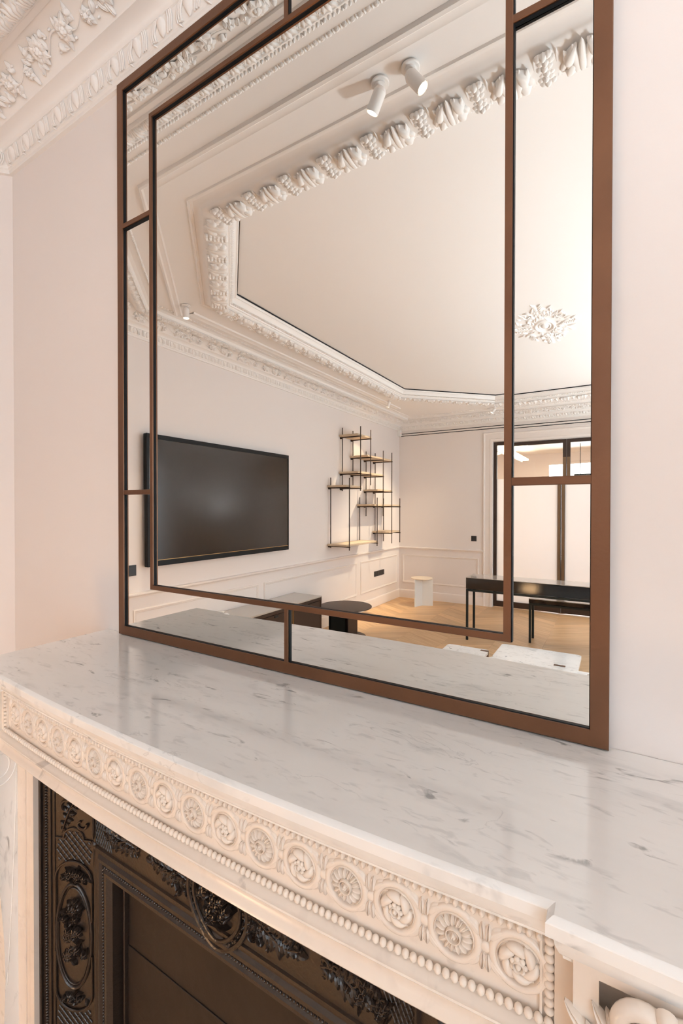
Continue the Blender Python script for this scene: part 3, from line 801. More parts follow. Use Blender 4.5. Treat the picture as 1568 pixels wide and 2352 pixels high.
def place(me, name, mw):
    o = bpy.data.objects.new(name, me); COL.objects.link(o); o.parent = mant; o.matrix_basis = Matrix.Translation((-MC, .2, 0)) @ mw; return o
# rosettes
def ros_base(mb):
    mb.ring(0, 0, .0262, .0272, .0044, .0030, seg=56, k=8); mb.ring(0, 0, .0218, .0226, .0010, .0030, seg=48, k=4)
def daisy():
    mb = MB(); ros_base(mb); n = 15
    for i in range(n):
        a = 2 * PI * i / n; mb.leaf(.0085 * math.cos(a), .0085 * math.sin(a), .0132, .0022, .0046, rot=a, nu=10, nv=8, z=.0002, crease=.40)
    for i in range(n):
        a = 2 * PI * (i + .5) / n; mb.leaf(.0085 * math.cos(a), .0085 * math.sin(a), .0110, .0014, .0024, rot=a, nu=7, nv=5, crease=0)
    mb.ring(0, 0, .0078, .0078, .0013, .0056, seg=32, k=5); mb.ring(0, 0, .0050, .0050, .0010, .0050, seg=28, k=4)
    mb.dome(0, 0, .0076, .0076, .0034, seg=20, rings=4)
    for x, y, q in ((0, .0014, .0020), (.0012, -.0010, .0018), (-.0012, -.0010, .0018)): mb.dome(x, y, q, q * 1.2, .0030, z=.0034, seg=9, rings=4)
    return mb.mesh('rosette', M['marble_front'], angle=70)
def swirl():
    mb = MB(); ros_base(mb); n = 6
    for i in range(n):
        a = 2 * PI * i / n; P = []; rr = []
        for t in np.linspace(0, 1, 14):
            q = .0088 + .0088 * t ** .9; an = a + 1.30 * t ** 1.15
            P.append((q * math.cos(an), q * math.sin(an), .0012)); rr.append(.0016 + .0037 * math.sin(PI * min(1, .12 + .74 * t)) * (1 - .75 * max(0, t - .82) / .18))
        mb.tube(P, rr, 12, up=(0, 0, 1), flat=1.0)
        P2 = [(x * 1.16, y * 1.16, .0006) for x, y, z in P[4:]]; mb.tube(P2, [.0011] * len(P2), 6)
    for i in range(7):
        a = 2 * PI * i / 7; mb.dome(.0064 * math.cos(a), .0064 * math.sin(a), .0030, .0030, .0022, z=.0042, seg=10, rings=4)
    mb.ring(0, 0, .0050, .0050, .0011, .0030, z=.0044, seg=24, k=4)
    mb.dome(0, 0, .0076, .0076, .0050, seg=20, rings=4); mb.dome(0, 0, .0030, .0036, .0030, z=.0052, seg=12, rings=4)
    return mb.mesh('rosette', M['marble_front'], angle=70)
DA, SW = daisy(), swirl()
PIT, NR = .0672, 17
for i in range(NR):
    x = MC + .008 + (i - 8) * PIT; o = place(SW if i % 2 == 0 else DA, 'rosette', on_frieze(x, 1.0030, k=1.35))
def link_mesh(half=0):
    mb = MB(); mb.dome(0, 0, .0064, .0064, .0024, seg=20, rings=4)
    for sg in (1, -1):
        for q in (-1, 1):
            mb.leaf(q * .0024, sg * .0072, .0185, .0046, .0046, rot=PI / 2 * sg - .02 * q * sg, nu=11, nv=7, crease=.6, bend=-.05 * q * sg)
            mb.leaf(q * .0058, sg * .0090, .0250, .0046, .0038, rot=PI / 2 * sg - .26 * q * sg, nu=11, nv=7, crease=.25, bend=-.62 * q * sg)
            mb.leaf(q * .0070, sg * .0170, .0150, .0042, .0022, rot=PI / 2 * sg - .95 * q * sg, nu=8, nv=6, crease=.2)
    return mb.mesh('leaf_link', M['marble_front'], angle=70)
LK = link_mesh()
for i in range(NR - 1):
    place(LK, 'leaf_link', on_frieze(MC + .008 + (i - 7.5) * PIT, 1.0030, k=1.35))
for sg, q in ((-1, 1), (-1, -1), (1, 1), (1, -1)):
    mb = MB(); mb.leaf(0, q * .012, .022, .004, .004, rot=q * PI / 2, nu=7, nv=5, crease=.5)
    place(mb.mesh('leaf_link', M['marble_front'], angle=70), 'leaf_link', on_frieze(MC + .008 + sg * (8 * PIT + .0305), 1.0005))
# beads
bm = MB().dome(0, 0, .00445, .0052, .0046, seg=14, rings=8, full=True).mesh('bead', M['marble_front'])
nb = 124
for i in range(nb):
    x = MC - .580 + 1.154 * i / (nb - 1); place(bm, 'bead', on_frieze(x, .9590, .006))
bt = MB().dome(0, 0, .0036, .0056, .0050, seg=10, rings=5, full=True).mesh('bead', M['marble_front'])
for i in range(nb):
    x = MC - .580 + 1.154 * i / (nb - 1); place(bt, 'bead', on_frieze(x, 1.0395, .0015))
bs = MB().dome(0, 0, .0050, .0043, .0046, seg=14, rings=8, full=True).mesh('bead', M['marble_front'])
for sg in (-1, 1):
    XB = MC + (.5745 if sg > 0 else -.5840)
    for i in range(9): place(bs, 'bead', on_frieze(XB, .9685 + i * .0088, .003))
    A(MB().box(XB - sg * .0075 - .0012, XB - sg * .0075 + .0012, -.3470, -.338, .962, 1.045), 'fillet', M['marble_front'], smooth=False)
# console piers
def pier(x0, x1, nm):
    yf = -.3700; c = (x0 + x1) / 2; r0, r1 = x0 + .021, x1 - .021
    mb = MB()
    mb.box(x0, r0, yf, -.02, .915, 1.0600); mb.box(r1, x1, yf, -.02, .915, 1.0600)
    mb.box(r0, r1, yf, -.02, 1.0445, 1.0600); mb.box(r0, r1, yf, -.02, .915, .930); mb.box(r0, r1, yf + .022, -.02, .930, 1.0445)
    A(mb, 'capital_block', M['marble_front'], smooth=False)
    # console shaft, scrolled in profile
    prof_ = [(-.02, .9155), (-.372, .9155), (-.384, .905), (-.392, .885), (-.394, .862), (-.390, .842), (-.380, .828), (-.370, .815), (-.365, .77), (-.362, .70), (-.357, .62), (-.351, .54), (-.3455, .45), (-.343, .36), (-.346, .26), (-.354, .17), (-.366, .13), (-.372, .12), (-.372, .0), (-.02, 0)]
    A(MB().prism(prof_[::-1], x0 + .002, x1 - .002, 'x'), 'console', M['marble'], angle=50)
    sc = MB()
    for xx, sg in ((x0 + .002, -1), (x1 - .002, 1)):
        for rr, a0_, a1_ in ((.034, -2.2, 1.6), (.020, -2.6, 1.4)):
            P = [(xx, -.352 + rr * math.cos(a), .868 + rr * 1.35 * math.sin(a)) for a in np.linspace(a0_, a1_, 30)]
            sc.tube(P, .0018, 6, up=(1, 0, 0))
        P = [(xx, -.318 - .012 * t - .01 * t * t, .84 - .5 * t) for t in np.linspace(0, 1, 12)]; sc.tube(P, .0012, 5, up=(1, 0, 0))
    A(sc, 'scroll_carving', M['marble'])
    # acanthus capital carving
    T = frame(((x0 + x1) / 2, yf - .004, .974), (1, 0, 0), (0, -1, 0), (0, 0, 1))
    ac = MB()
    for q in range(-3, 4):
        ac.leaf(q * .0125, -.02, .088 - .006 * abs(q), .0100, .020, rot=PI / 2 - q * .10, nu=14, nv=9, crease=.30, bend=-.10 * q, curl=.006, z=-.012)
    for q in (-1, 1):
        P = [(q * (.020 + .021 * (1 - .7 * t) * math.cos(2.4 - 5.2 * t)), .052 + .021 * (1 - .7 * t) * math.sin(2.4 - 5.2 * t), .006 + .010 * t) for t in np.linspace(0, 1, 24)]
        ac.tube(P, [.0085 * (1 - .55 * t) for t in np.linspace(0, 1, 24)], 10)
        ac.dome(q * .020, .052, .0085, .0085, .014, z=.010, seg=14, rings=5)
        for k_ in range(4):
            ac.leaf(q * (.030 + .005 * k_), .008 - .004 * k_, .050 - .004 * k_, .0068, .013, rot=PI / 2 + q * (.16 - .10 * k_), nu=12, nv=8, crease=.25, z=-.008 + .002 * k_, bend=-.25 * q)
    ac.leaf(0, .030, .040, .0110, .018, rot=PI / 2, nu=12, nv=9, z=.006, crease=.4)
    ac.dome(0, .074, .0085, .0080, .012, z=.006, seg=14, rings=5)
    g2 = MB(); g2.add(T(ac.verts()), ac.f); A(g2, 'acanthus_carving', M['marble_front'], angle=75)
pier(-.0315, .1085, 'r'); pier(2 * MC - .1085, 2 * MC + .0315, 'l')
# jambs: stepped moulding, opening side
for sg in (-1, 1):
    X = lambda d: MC + sg * (.598 - d)
    pl = [(X(-.02), -.02), (X(-.02), -.316), (X(.036), -.316), (X(.037), -.312), (X(.040), -.312), (X(.041), -.3165), (X(.048), -.318), (X(.060), -.3175), (X(.066), -.3165), (X(.0725), -.3155), (X(.0725), -.296), (X(.055), -.296), (X(.055), -.02)]
    if sg > 0: pl = pl[::-1]
    mb = MB().prism(pl, 0, .912, 'z'); A(mb, 'jamb', M['marble_front'], smooth=False)
A(MB().box(MC - .6, MC + .6, -.30, -.02, .912, 1.04), 'lintel_core', M['marble_front'], smooth=False)

# ================================================================== CAST IRON INSERT
ins = empty('cast_iron_insert', (MC, -.24, 0), 0, 'dark brown cast iron fireplace insert with flower reliefs inside the marble opening', 'fireplace insert')
def I(mb, name, m, **k):
    o = mb.obj(name, m, ins, **k); o.location = (-MC, .24, 0); return o
YP = -.243; IXa, IXb = MC - .393, MC + .393       # crease of the splayed cheeks
OXa, OXb = MC - .5285, MC + .5285; YO = -.2985
ZT = .690
mb = MB(); mb.box(IXa, IXb, YP, YP + .02, .655, .911); mb.box(IXa, IXa + .012, YP, YP + .02, 0, .655); mb.box(IXb - .012, IXb, YP, YP + .02, 0, .655)
I(mb, 'top_panel', M['iron'], smooth=False)
def bouquet(mb, cx, cy, sx, sy, n, seed, h=.012, stems=True, blob=.010):
    r = np.random.RandomState(seed)
    for k_ in range(n):
        a = 2 * PI * r.rand(); t = r.rand() ** .6; x = cx + sx * t * math.cos(a); y = cy + sy * t * math.sin(a)
        q = r.rand()
        if q < .5: mb.leaf(x, y, blob * (1.4 + 1.2 * r.rand()), blob * .36, h * .8, rot=r.rand() * 6.3, nu=6, nv=5, crease=.5, bend=(r.rand() - .5) * 1.2, lobes=2)
        elif q < .8:
            for m_ in range(5):
                b_ = 2 * PI * m_ / 5; mb.leaf(x, y, blob * .8, blob * .3, h * .7, rot=b_, nu=4, nv=4, z=h * .3)
            mb.dome(x, y, blob * .3, blob * .3, h, seg=7, rings=3)
        else: mb.dome(x, y, blob * .5, blob * .35, h, rot=r.rand() * 3, seg=8, rings=3)
def scrolls(mb, pts, r0=.0022):
    for (cx, cy, R_, a0_, turn, sg) in pts:
        P = [(cx + R_ * (1 - .75 * t) * math.cos(a0_ + sg * turn * t), cy + R_ * (1 - .75 * t) * math.sin(a0_ + sg * turn * t), .003) for t in np.linspace(0, 1, 18)]
        mb.tube(P, [r0 * (1.2 - .6 * t) for t in np.linspace(0, 1, 18)], 6)
def spray(mb, x0, y0, x1, y1, wd, seed, n=16):
    r = np.random.RandomState(seed); P = []
    for t in np.linspace(0, 1, 12): P.append((x0 + (x1 - x0) * t, y0 + (y1 - y0) * t + wd * .25 * math.sin(7 * t), .003))
    mb.tube(P, .0018, 6); L = math.hypot(x1 - x0, y1 - y0); A_ = math.atan2(y1 - y0, x1 - x0)
    for k_ in range(n):
        t = (k_ + .5) / n; e = wd * math.sin(PI * (t * .85 + .1)); x = x0 + (x1 - x0) * t; y = y0 + (y1 - y0) * t
        for sg in (-1, 1): mb.leaf(x, y, e * (.8 + .4 * r.rand()), e * .20 + .0015, .006, rot=A_ + sg * (.6 + .7 * r.rand()), nu=7, nv=5, crease=.5, bend=sg * .7 * r.rand(), lobes=2)
        scrolls(mb, [(x + e * .35 * math.cos(A_ + 1.4), y + e * .35 * math.sin(A_ + 1.4), e * .3, r.rand() * 6, 4, 1)], .0014)
# centre cartouche + side ornaments on the top panel
T = frame((MC, YP - .001, .745), (1, 0, 0), (0, -1, 0), (0, 0, 1))
def onT(mb, name, **kw): g_ = MB(); g_.add(T(mb.verts()), mb.f); return I(g_, name, M['iron'], **kw)
mb = MB()
loop = []
for a in np.linspace(0, 2 * PI, 48, endpoint=False):
    rx, ry = (.052 + .008 * math.cos(2 * a)), (.060 if math.sin(a) > 0 else .072)
    loop.append((rx * math.cos(a), ry * math.sin(a), .004))
mb.tube(loop, .0035, 8, closed=True); mb.tube([(x * 1.28, y * 1.22, .003) for x, y, z in loop], .0045, 8, closed=True)
for i, (x, y, z) in enumerate(loop): mb.dome(x * 1.14, y * 1.11, .0032, .0032, .006, seg=7, rings=3)
onT(mb, 'cartouche')
mb = MB(); bouquet(mb, 0, -.005, .038, .046, 60, 12, .018, blob=.014); onT(mb, 'flower_relief')
for sg in (-1, 1):
    mb = MB(); spray(mb, sg * .065, .004, sg * .196, -.002, .036, 5 + sg, 13); bouquet(mb, sg * .10, -.012, .032, .022, 18, 7 + sg, .008, blob=.009)
    mb.leaf(sg * .185, -.002, .022, .007, .009, rot=0 if sg > 0 else PI, nu=7, nv=5)
    onT(mb, 'leaf_spray')
    mb = MB(); spray(mb, sg * .232, .0, sg * .355, -.002, .034, 15 + sg, 12); bouquet(mb, sg * .315, -.004, .036, .026, 22, 17 + sg, .008, blob=.009)
    scrolls(mb, [(sg * .238, .008, .010, 0, 4.5, sg), (sg * .238, -.012, .010, 2, 4.5, -sg)])
    for q in range(8):                                                      # lattice behind the end spray
        x = sg * (.330 + .008 * q); mb.tube([(x, -.045, .001), (x + sg * .045, .045, .001)], .0010, 4); mb.tube([(x + sg * .045, -.045, .001), (x, .045, .001)], .0010, 4)
    onT(mb, 'leaf_spray')
# inner frame mouldings (sweep in XZ)
def xz_frame(prof_, nm, m, x0, x1, z1, z0=-.02):
    loop = [(x1, z0), (x1, z1), (x0, z1), (x0, z0)]; P, N = miter(loop, False); V = []
    for p, nn in zip(P, N):
        for o, y in prof_: V.append((p[0] + nn[0] * o, y, p[1] + nn[1] * o))
    mb_ = MB(); mb_.grid(V, 4, len(prof_)); return I(mb_, nm, m, angle=25)
xz_frame([(-.004, YP), (-.002, YP - .004), (.002, YP - .005), (.006, YP - .002), (.010, YP - .002), (.016, YP - .007), (.022, YP - .008), (.026, YP - .003), (.036, YP - .003), (.040, YP - .007), (.047, YP - .007), (.052, YP - .001), (.056, YP + .003), (.058, YP + .034)], 'inner_frame', M['iron'], IXa, IXb, ZT)
mb = MB(); zz = ZT - .031
for i in range(104):
    x = IXa + .031 + (IXb - IXa - .062) * i / 103; mb.dome(x, zz, .0030, .0030, .0036, seg=7, rings=3)
for i in range(88):
    for x in (IXa + .031, IXb - .031): mb.dome(x, zz - .0073 * i, .0030, .0030, .0036, seg=7, rings=3)
T2 = frame((0, YP - .003, 0), (1, 0, 0), (0, -1, 0), (0, 0, 1)); g_ = MB(); g_.add(T2(mb.verts()), mb.f); I(g_, 'bead_row', M['iron'], kind='stuff')
# shutter plates
I(MB().box(IXa + .05, IXb - .05, -.210, -.205, .47, .66), 'upper_shutter', M['iron_plate'], smooth=False)
I(MB().box(IXa + .05, IXb - .05, -.2125, -.2045, .16, .471, .0008), 'lower_shutter', M['iron_plate'])
I(MB().box(IXa + .05, IXb - .05, -.215, -.207, 0, .161, .0008), 'bottom_shutter', M['iron_plate'])
for x in (IXa + .066, IXb - .072): I(MB().box(x, x + .006, -.222, -.204, 0, .655, .001), 'guide_rail', M['iron'])
I(MB().box(IXa - .14, IXb + .14, -.02, -.004, 0, .9), 'firebox_back', M['iron_plate'], smooth=False)
# splayed cheeks
for sg in (-1, 1):
    xi = MC + sg * .393; xo = MC + sg * .5285
    u = Vector((xo - xi, YO - YP, 0)); Wd = u.length; u.normalize(); 
    nrm = Vector((0, 0, 1)).cross(u) * (1 if sg < 0 else -1)
    if nrm.y > 0: nrm = -nrm
    Tc = frame((xi, YP, 0), tuple(u), tuple(nrm), (0, 0, 1))
    def C(mb_, nm, flip=None, **kw):
        g2_ = MB(); g2_.add(Tc(mb_.verts()), mb_.f); return I(g2_, nm, M['iron'], **kw)
    C(MB().box(-.002, Wd, 0, .910, -.012, 0), 'side_panel', smooth=False)
    mb = MB()
    for x0_, x1_, h_ in ((Wd - .030, Wd - .026, .004), (Wd - .006, Wd, .007), (Wd - .040, Wd - .036, .003), (-.001, .005, .004)):
        mb.box(x0_, x1_, 0, .908, -.002, h_, .001)
    for z_ in (.905, .012): mb.box(0, Wd - .026, z_, z_ + .003, -.002, .003)
    C(mb, 'border_moulding')
    mb = MB()
    for i in range(132): mb.dome(Wd - .016, .004 + i * .0068, .0042, .0030, .0044, seg=7, rings=3)
    C(mb, 'bead_row', kind='stuff')
    pc = (Wd - .036 + .005) / 2; oz = .475                                # oval medallion
    mb = MB()
    for rx, ry, rr, hh in ((.0455, .122, .0042, .0060), (.0410, .113, .0016, .0040)): mb.ring(pc, oz, rx, ry, rr, hh, seg=56)
    def cap_arc(zc_, sgn):
        P = [(pc + .047 * math.cos(a), zc_ + sgn * .045 * math.sin(a), .003) for a in np.linspace(0, PI, 22)]
        mb.tube([(pc + .047, zc_ - sgn * .09, .003)] + P + [(pc - .047, zc_ - sgn * .09, .003)], .0026, 6)
    cap_arc(.605, 1); cap_arc(.345, -1)
    C(mb, 'oval_frame')
    mb = MB(); bouquet(mb, pc, oz + .055, .026, .030, 30, 31, .014, blob=.012); bouquet(mb, pc + .002, oz + .008, .020, .026, 20, 32, .015, blob=.013)
    bouquet(mb, pc - .006, oz - .045, .024, .026, 20, 33, .013, blob=.014)
    mb.leaf(pc - .012, oz - .02, .036, .009, .014, rot=1.0, nu=8, nv=6, bend=-.5); mb.leaf(pc + .010, oz + .01, .044, .010, .015, rot=-1.9, nu=8, nv=6, bend=.4)
    C(mb, 'flower_relief')
    mb = MB(); bouquet(mb, pc, .618, .034, .018, 26, 35, .012, blob=.011); C(mb, 'garland_relief')
    mb = MB(); bouquet(mb, pc, .330, .028, .014, 18, 36, .010, blob=.011); C(mb, 'garland_relief')
    mb = MB()                                                             # lattice fields
    for zc_, hh_ in ((.690, .040), (.262, .040)):
        for q in range(-6, 7):
            for d_ in (-1, 1):
                P = []
                for t in np.linspace(0, 1, 14):
                    x_ = pc + q * .0150 + d_ * (t - .5) * .080; z_ = zc_ + (t - .5) * .085
                    top_ok = abs(x_ - pc) < .046 and (z_ < zc_ + .012 or (x_ - pc) ** 2 + (z_ - zc_ - .010) ** 2 < .026 ** 2) if zc_ > .5 else abs(x_ - pc) < .046 and (z_ > zc_ - .012 or (x_ - pc) ** 2 + (z_ - zc_ + .010) ** 2 < .026 ** 2)
                    arc = (zc_ > .5 and z_ < .650 - .0 + .0 * x_ and ((x_ - pc) / .047) ** 2 + ((z_ - .605) / .045) ** 2 < 1.05) or (zc_ < .5 and ((x_ - pc) / .047) ** 2 + ((z_ - .345) / .045) ** 2 < 1.05)
                    if top_ok and not arc: P.append((x_, z_, .0012))
                    else:
                        if len(P) > 1: mb.tube(P, .0011, 4)
                        P = []
                if len(P) > 1: mb.tube(P, .0011, 4)
    C(mb, 'lattice', kind='stuff')
    mb = MB()
    for zc_, sg2 in ((.702, 1), (.250, -1)):
        P = [(pc - .046, zc_, .002), (pc - .027, zc_, .002)] + [(pc + .026 * math.cos(a), zc_ + sg2 * .026 * math.sin(a), .002) for a in np.linspace(PI, 0, 16)] + [(pc + .027, zc_, .002), (pc + .046, zc_, .002)]
        mb.tube(P, .0022, 6)
    for z_ in (.225, .205, .185, .160): mb.box(pc - .046, pc - .016, z_, z_ + .004, 0, .004); mb.box(pc + .02, pc + .046, z_ - .006, z_ - .002, 0, .004)
    C(mb, 'strapwork', kind='stuff')
    mb = MB(); spray(mb, pc + .030, .715, pc - .030, .860, .022, 41, 11); scrolls(mb, [(pc - .02, .80, .022, 0, 5, 1), (pc + .018, .775, .018, 2, 5, -1), (pc + .02, .85, .02, 1, 5, 1), (pc - .02, .74, .016, 3, 5, 1)], .0030)
    mb.dome(pc + .006, .800, .011, .013, .010, seg=12, rings=4)
    for a in np.linspace(0, 6.28, 9): mb.leaf(pc, .83, .034, .005, .008, rot=a, nu=7, nv=5, bend=.4)
    C(mb, 'scroll_relief')
    mb = MB(); mb.leaf(.004, .70, .11, .0045, .008, rot=PI / 2, nu=9, nv=5); mb.dome(.004, .698, .008, .007, .008); mb.leaf(.004, .695, .06, .004, .006, rot=-PI / 2, nu=7, nv=5)
    C(mb, 'torch_relief')

# ================================================================== THINGS SEEN IN THE MIRROR
# television
tv = empty('television', (XL, -2.19, 1.53), 0, 'large black flat television mounted on the left wall', 'television')
y0, y1, z0, z1 = -.865, .86, -.505, .505
MB().box(.024, .060, y0, y1, z0, z1, .004).obj('housing', M['tvframe'], tv)
mbx = MB(); mbx.box(.060, .066, y0, y1, z1 - .035, z1, .001); mbx.box(.060, .066, y0, y1, z0, z0 + .045, .001); mbx.box(.060, .066, y0, y0 + .014, z0 + .045, z1 - .035, .001); mbx.box(.060, .066, y1 - .022, y1, z0 + .045, z1 - .035, .001)
mbx.obj('bezel', M['tvframe'], tv)
V = []
for i in range(25):
    for j in range(13):
        a, c = i / 24, j / 12; V.append((.0620 + .003 * math.sin(PI * a) * math.sin(PI * c), y0 + .014 + (y1 - y0 - .036) * a, z0 + .045 + (z1 - z0 - .08) * c))
MB().grid(V, 25, 13).obj('screen', M['screen'], tv)
MB().box(.063, .0665, y0 + .014, y1 - .022, z0 + .043, z0 + .047).obj('silver_strip', M['gold'], tv, label='thin pale metal strip below the screen', smooth=False)
MB().box(0.001, .024, -.3, .3, -.2, .2).obj('wall_bracket', M['black_metal'], tv, smooth=False)

# rod and shelf unit
SX = XL
sh = empty('wall_shelf_unit', (SX, -4.7, 1.0), 0, 'dark metal rod wall shelving with pale oak boards in the corner', 'shelf')
def Sh(mb, nm, m, **k): o = mb.obj(nm, m, sh, **k); o.location = (-SX, 4.7, -1.0); return o
rods = [(-3.947, 1.851, .974, 1.838, .952), (-4.227, 2.513, 1.69, 2.509, 1.689), (-4.505, 2.513, 1.774, 2.504, 1.771), (-4.697, 1.62, 1.01, 1.613, .956), (-4.882, 2.276, 1.355, 2.27, 1.358), (-5.166, 2.278, .98, 2.269, .959), (-5.451, 1.618, .962, 1.616, .956)]
for y, a, b_, c, d in rods:
    Sh(MB().cyl((SX + .03, y, b_), (SX + .03, y, a), .0065, 8), 'rod', M['rod']); Sh(MB().cyl((SX + .30, y, d), (SX + .30, y, c), .0065, 8), 'rod', M['rod'])
for (i, j, z) in ((1, 2, 2.384), (2, 5, 2.14), (1, 4, 1.908), (0, 1, 1.720), (4, 5, 1.700), (3, 6, 1.490), (5, 6, 1.101), (0, 3, .993)):
    ya, yb = rods[i][0] + .05, rods[j][0] - .05
    Sh(MB().box(SX + .012, SX + .285, yb, ya, z + .008, z + .032, .002), 'shelf_board', M['oak_pale'])
    for k_ in range(i, j + 1):
        y = rods[k_][0]
        if z > rods[k_][1] or z < rods[k_][2] - .02: continue
        mb = MB(); mb.cyl((SX, y, z), (SX + .31, y, z), .007, 8); mb.cyl((SX, y, z), (SX + .018, y, z), .017, 14); Sh(mb, 'bracket', M['rod'])

# sideboard
sb = empty('sideboard', (XL + .01, -2.42, 0), 0, 'low dark bronze sideboard with glass top standing under the television', 'sideboard')
D_, ya, yb, hh = .37, .80, -.80, .53
MB().box(0, D_ - .02, yb, ya, .03, hh - .012, .003).obj('carcass', M['bronze_dark'], sb)
MB().box(.0, D_, yb - .002, ya + .002, hh - .012, hh).obj('glass_top', M['glass_top'], sb, smooth=False)
mb = MB()
for y in (yb, ya - .02): mb.box(D_ - .02, D_, y, y + .02, 0, hh - .012, .002)
mb.box(D_ - .02, D_, yb, ya, hh - .045, hh - .012, .002); mb.obj('front_frame', M['bronze_dark'], sb)
for i in range(3):
    y = yb + .025 + i * .517
    dr = MB().box(D_ - .018, D_ - .004, y, y + .505, .04, hh - .05, .002).obj('door', M['bronze_dark'], sb)
    for q in (.006, .030):
        MB().box(D_ - .004, D_ + .001, y + .47 + q - .006, y + .47 + q, .045, hh - .06).obj('gold_strip', M['gold'], dr, smooth=False)
    MB().box(D_ - .006, D_ + .004, y + .20, y + .25, hh - .075, hh - .058, .001).obj('handle', M['black_metal'], dr)
wb = empty('white_box', (XL + .14, -1.98, .53), 0, 'small white box lying on the glass top of the sideboard', 'box')
MB().box(-.03, .03, -.03, .03, 0, .035, .004).obj('body', M['white_plastic'], wb)
MB().box(-.031, .031, -.031, .031, .035, .045, .003).obj('lid', M['white_plastic'], wb)

# round dark table
rt = empty('round_side_table', (-2.63, -3.62, 0), 0, 'round dark brown metal table beside the sideboard', 'table')
mb = MB(); mb.lathe([(.0001, .345), (.298, .345), (.30, .348), (.30, .352), (.298, .355), (.0001, .355)], 56); mb.obj('top', M['bronze_dark'], rt)
mb = MB(); mb.lathe([(.0001, .0), (.235, .0), (.235, .010), (.0001, .010)], 48); mb.obj('base_plate', M['bronze_dark'], rt)
MB().box(-.19, .045, .02, .045, .01, .345, .002).obj('upright', M['black_metal'], rt); MB().box(.02, .045, -.20, .045, .01, .345, .002).obj('upright', M['bronze_dark'], rt)
MB().box(-.20, -.17, -.12, .045, .01, .345, .002).obj('upright', M['black_metal'], rt)
# white V side table
wt = empty('white_side_table', (-2.47, -5.60, 0), 0, 'small white folded panel side table with cream round top near the far corner', 'side table')
def vpanel(a, b_, nm):
    a = np.array(a); b_ = np.array(b_); u = (b_ - a) / np.linalg.norm(b_ - a); n_ = np.array([-u[1], u[0]]) * .006
    MB().prism([tuple(a - n_), tuple(b_ - n_), tuple(b_ + n_), tuple(a + n_)], 0, .405).obj(nm, M['white_lac'], wt, smooth=False)
vpanel((-.078, .105), (-.022, -.052), 'panel'); vpanel((-.022, -.052), (.129, -.108), 'panel')
mb = MB(); mb.lathe([(.0001, .405), (.158, .405), (.162, .409), (.162, .416), (.158, .420), (.0001, .420)], 44, c=(-.03, -.06, 0)); mb.obj('top', M['cream_top'], wt)
# desk and bench
def rail_table(name, x0, x1, yn, yf, z1, box, label, cat, ins_=.0):
    t = empty(name, ((x0 + x1) / 2, (yn + yf) / 2, 0), 0, label, cat); cx, cy = (x0 + x1) / 2, (yn + yf) / 2
    def Q(mb_, nm, m): o = mb_.obj(nm, m, t); o.location = (-cx, -cy, 0)
    Q(MB().box(x0, x1, yf, yn, z1 - box, z1 - .006, .002), 'box_top', M['black'])
    Q(MB().box(x0, x1, yf, yn, z1 - .006, z1, .001), 'glass_sheet', M['glass_top'])
    q = .024; zb = z1 - box - .004
    mb_ = MB()
    for y in (yn - q, yf): mb_.box(x0, x1, y, y + q, zb - .022, zb, .002)
    for x in (x0, x1 - q): mb_.box(x, x + q, yf + q, yn - q, zb - .022, zb, .002)
    Q(mb_, 'frame', M['black_metal'])
    Q(MB().box(x0 + .05, x1 - .05, yf + .05, yn - .05, zb, z1 - box), 'spacer', M['black_metal'])
    for x in (x0, x1 - q):
        for y in (yn - q, yf): Q(MB().box(x, x + q, y, y + q, 0, zb - .022, .002), 'leg', M['black_metal'])
    return t
rail_table('console_desk', -1.425, .40, -4.22, -4.53, .70, .128, 'long black lacquered desk on thin dark steel legs before the glazed doors', 'desk')
rail_table('desk_bench', -.805, .30, -4.46, -4.69, .485, .045, 'low black bench tucked under the long black desk', 'bench')
# marble coffee tables
def mtable(x0, x1, ya_, yb_, z1, label, th=.02, rc=.03, legs=()):
    t = empty('marble_coffee_table', ((x0 + x1) / 2, (ya_ + yb_) / 2, 0), 0, label, 'coffee table', 'marble coffee tables in the middle of the room')
    cx, cy = (x0 + x1) / 2, (ya_ + yb_) / 2; pts = []
    for (qx, qy, s0) in ((x1 - rc, yb_ - rc, 0), (x0 + rc, yb_ - rc, 1), (x0 + rc, ya_ + rc, 2), (x1 - rc, ya_ + rc, 3)):
        for a in np.linspace(s0 * PI / 2, (s0 + 1) * PI / 2, 6): pts.append((qx - cx + rc * math.cos(a), qy - cy + rc * math.sin(a)))
    MB().prism(pts, z1 - th, z1).obj('top', M['marble_table'], t, smooth=False)
    for (lx, ly, wx, wy) in legs: MB().box(lx - cx - wx / 2, lx - cx + wx / 2, ly - cy - wy / 2, ly - cy + wy / 2, 0, z1 + .004, .002).obj('leg', M['brown'], t)
mtable(-1.175, -.845, -2.84, -2.15, .35, 'white marble coffee table nearest the round dark table', legs=((-.875, -2.80, .06, .026), (-1.10, -2.30, .085, .03)))
mtable(-.795, -.215, -3.075, -2.69, .35, 'grey veined marble coffee table closest to the black desk', legs=((-.335, -2.735, .075, .026),))
mtable(-.80, -.12, -2.655, -2.15, .362, 'white marble coffee table nearest the fireplace', legs=((-.72, -2.25, .085, .03), (-.22, -2.25, .085, .03)))

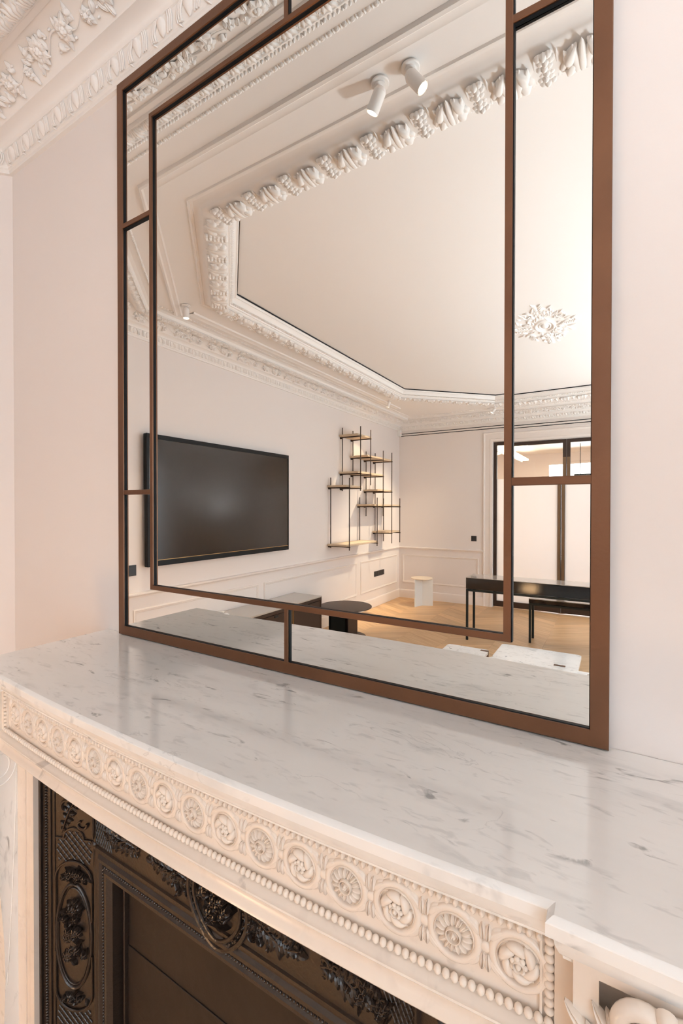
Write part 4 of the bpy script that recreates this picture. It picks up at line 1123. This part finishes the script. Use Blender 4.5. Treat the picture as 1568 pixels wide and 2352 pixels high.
# sockets, switches, sensor, slot vents
def plate(name, label, cat, loc, ax, w_, h_, mods, m=M['black_plastic']):
    t = empty(name, loc, 0, label, cat)
    def bx(a0_, a1_, d0, d1, z0_, z1_, nm, mm, par=None):
        mb_ = MB()
        if ax == 'x': mb_.box(d0, d1, a0_, a1_, z0_, z1_, .0008)
        else: mb_.box(a0_, a1_, d0, d1, z0_, z1_, .0008)
        return mb_.obj(nm, mm, par or t)
    cp = bx(-w_ / 2, w_ / 2, 0, .008, -h_ / 2, h_ / 2, 'cover_plate', m)
    for q in range(mods):
        c = -w_ / 2 + w_ * (q + .5) / mods; s_ = min(w_ / mods, h_) * .36
        bx(c - s_, c + s_, .008, .011, -s_, s_, 'rocker', m, cp)
plate('wall_socket', 'black four gang socket plate low on the left wall panel', 'socket', (XL, -5.36, .485), 'x', .33, .078, 4)
plate('light_switch', 'black square light switch on the far wall left of the doors', 'light switch', (-1.836, YF, 1.008), 'y', .08, .08, 1)
plate('wall_switch_plate', 'black switch plate on the left wall at the mirror edge', 'light switch', (XL, -1.235, 1.007), 'x', .08, .08, 1)
cs = empty('motion_sensor', (XL, -6.06, 2.70), 0, 'small white motion sensor high in the far corner', 'sensor')
MB().box(0, .05, -.035, .03, -.05, .05, .008).obj('housing', M['white_plastic'], cs); MB().box(.05, .0515, -.006, .002, -.004, .004).obj('indicator', M['led'], cs, smooth=False)
sv = empty('slot_air_vent', (XC, YF, 2.67), 0, 'long double slot air vent across the far wall above the doors', 'air vent')
MB().box(-2.40, 2.35, 0, .006, -.035, .035, .001).obj('frame', M['wain'], sv)
for z in (-.018, .018): MB().box(-2.39, 2.34, .004, .0075, z - .0055, z + .0055).obj('slot', M['slot'], sv, smooth=False)
# unseen warm globe lamp, added for the peach glow on wall and mantel
ul = empty('added_globe_lamp', (-1.15, -1.62, 0), 0, 'unseen warm globe lamp added on the floor for the peach glow on the left', 'lamp')
mb = MB(); mb.lathe([(.0001, 0), (.09, 0), (.09, .012), (.02, .02), (.012, .03), (.012, .40), (.04, .41), (.0001, .42)], 28); mb.obj('stand', M['black_metal'], ul)
mb = MB(); mb.dome(0, 0, .11, .11, .11, z=.50, seg=24, rings=14, full=True); mb.obj('globe', M['globe'], ul)

# unseen torchiere lamps, added by the right wall to brighten the ceiling
for i, (x, y) in enumerate(((1.35, -1.25), (1.45, -3.45), (1.40, -5.75))):
    fl = empty('added_torchiere', (x, y, 0), 0, ('unseen torchiere added by the right wall near the fireplace to brighten the ceiling', 'unseen torchiere added between the two windows to brighten the ceiling', 'unseen torchiere added in the far right corner to brighten the ceiling')[i], 'lamp', 'added ceiling fill torchieres along the right wall')
    mb = MB(); mb.lathe([(.0001, 0), (.13, 0), (.13, .012), (.02, .02), (.012, .03), (.012, .92), (.0001, .92)], 28); mb.obj('pole', M['white_plastic'], fl)
    mb = MB(); mb.lathe([(.02, .90), (.10, .96), (.15, 1.02), (.145, 1.02), (.09, .965), (.0001, .94)], 32); mb.obj('bowl', M['white_plastic'], fl)
    mb = MB(); mb.dome(0, 0, .04, .04, .04, z=.945, seg=14, rings=5); mb.obj('bulb', M['lamp'], fl)
    light('ceiling_fill_beam', 'SPOT', (x, y, 1.04), (x - .55, y, 2.9), 165, (.84, .93, 1), spot=132, blend=1, radius=.12)
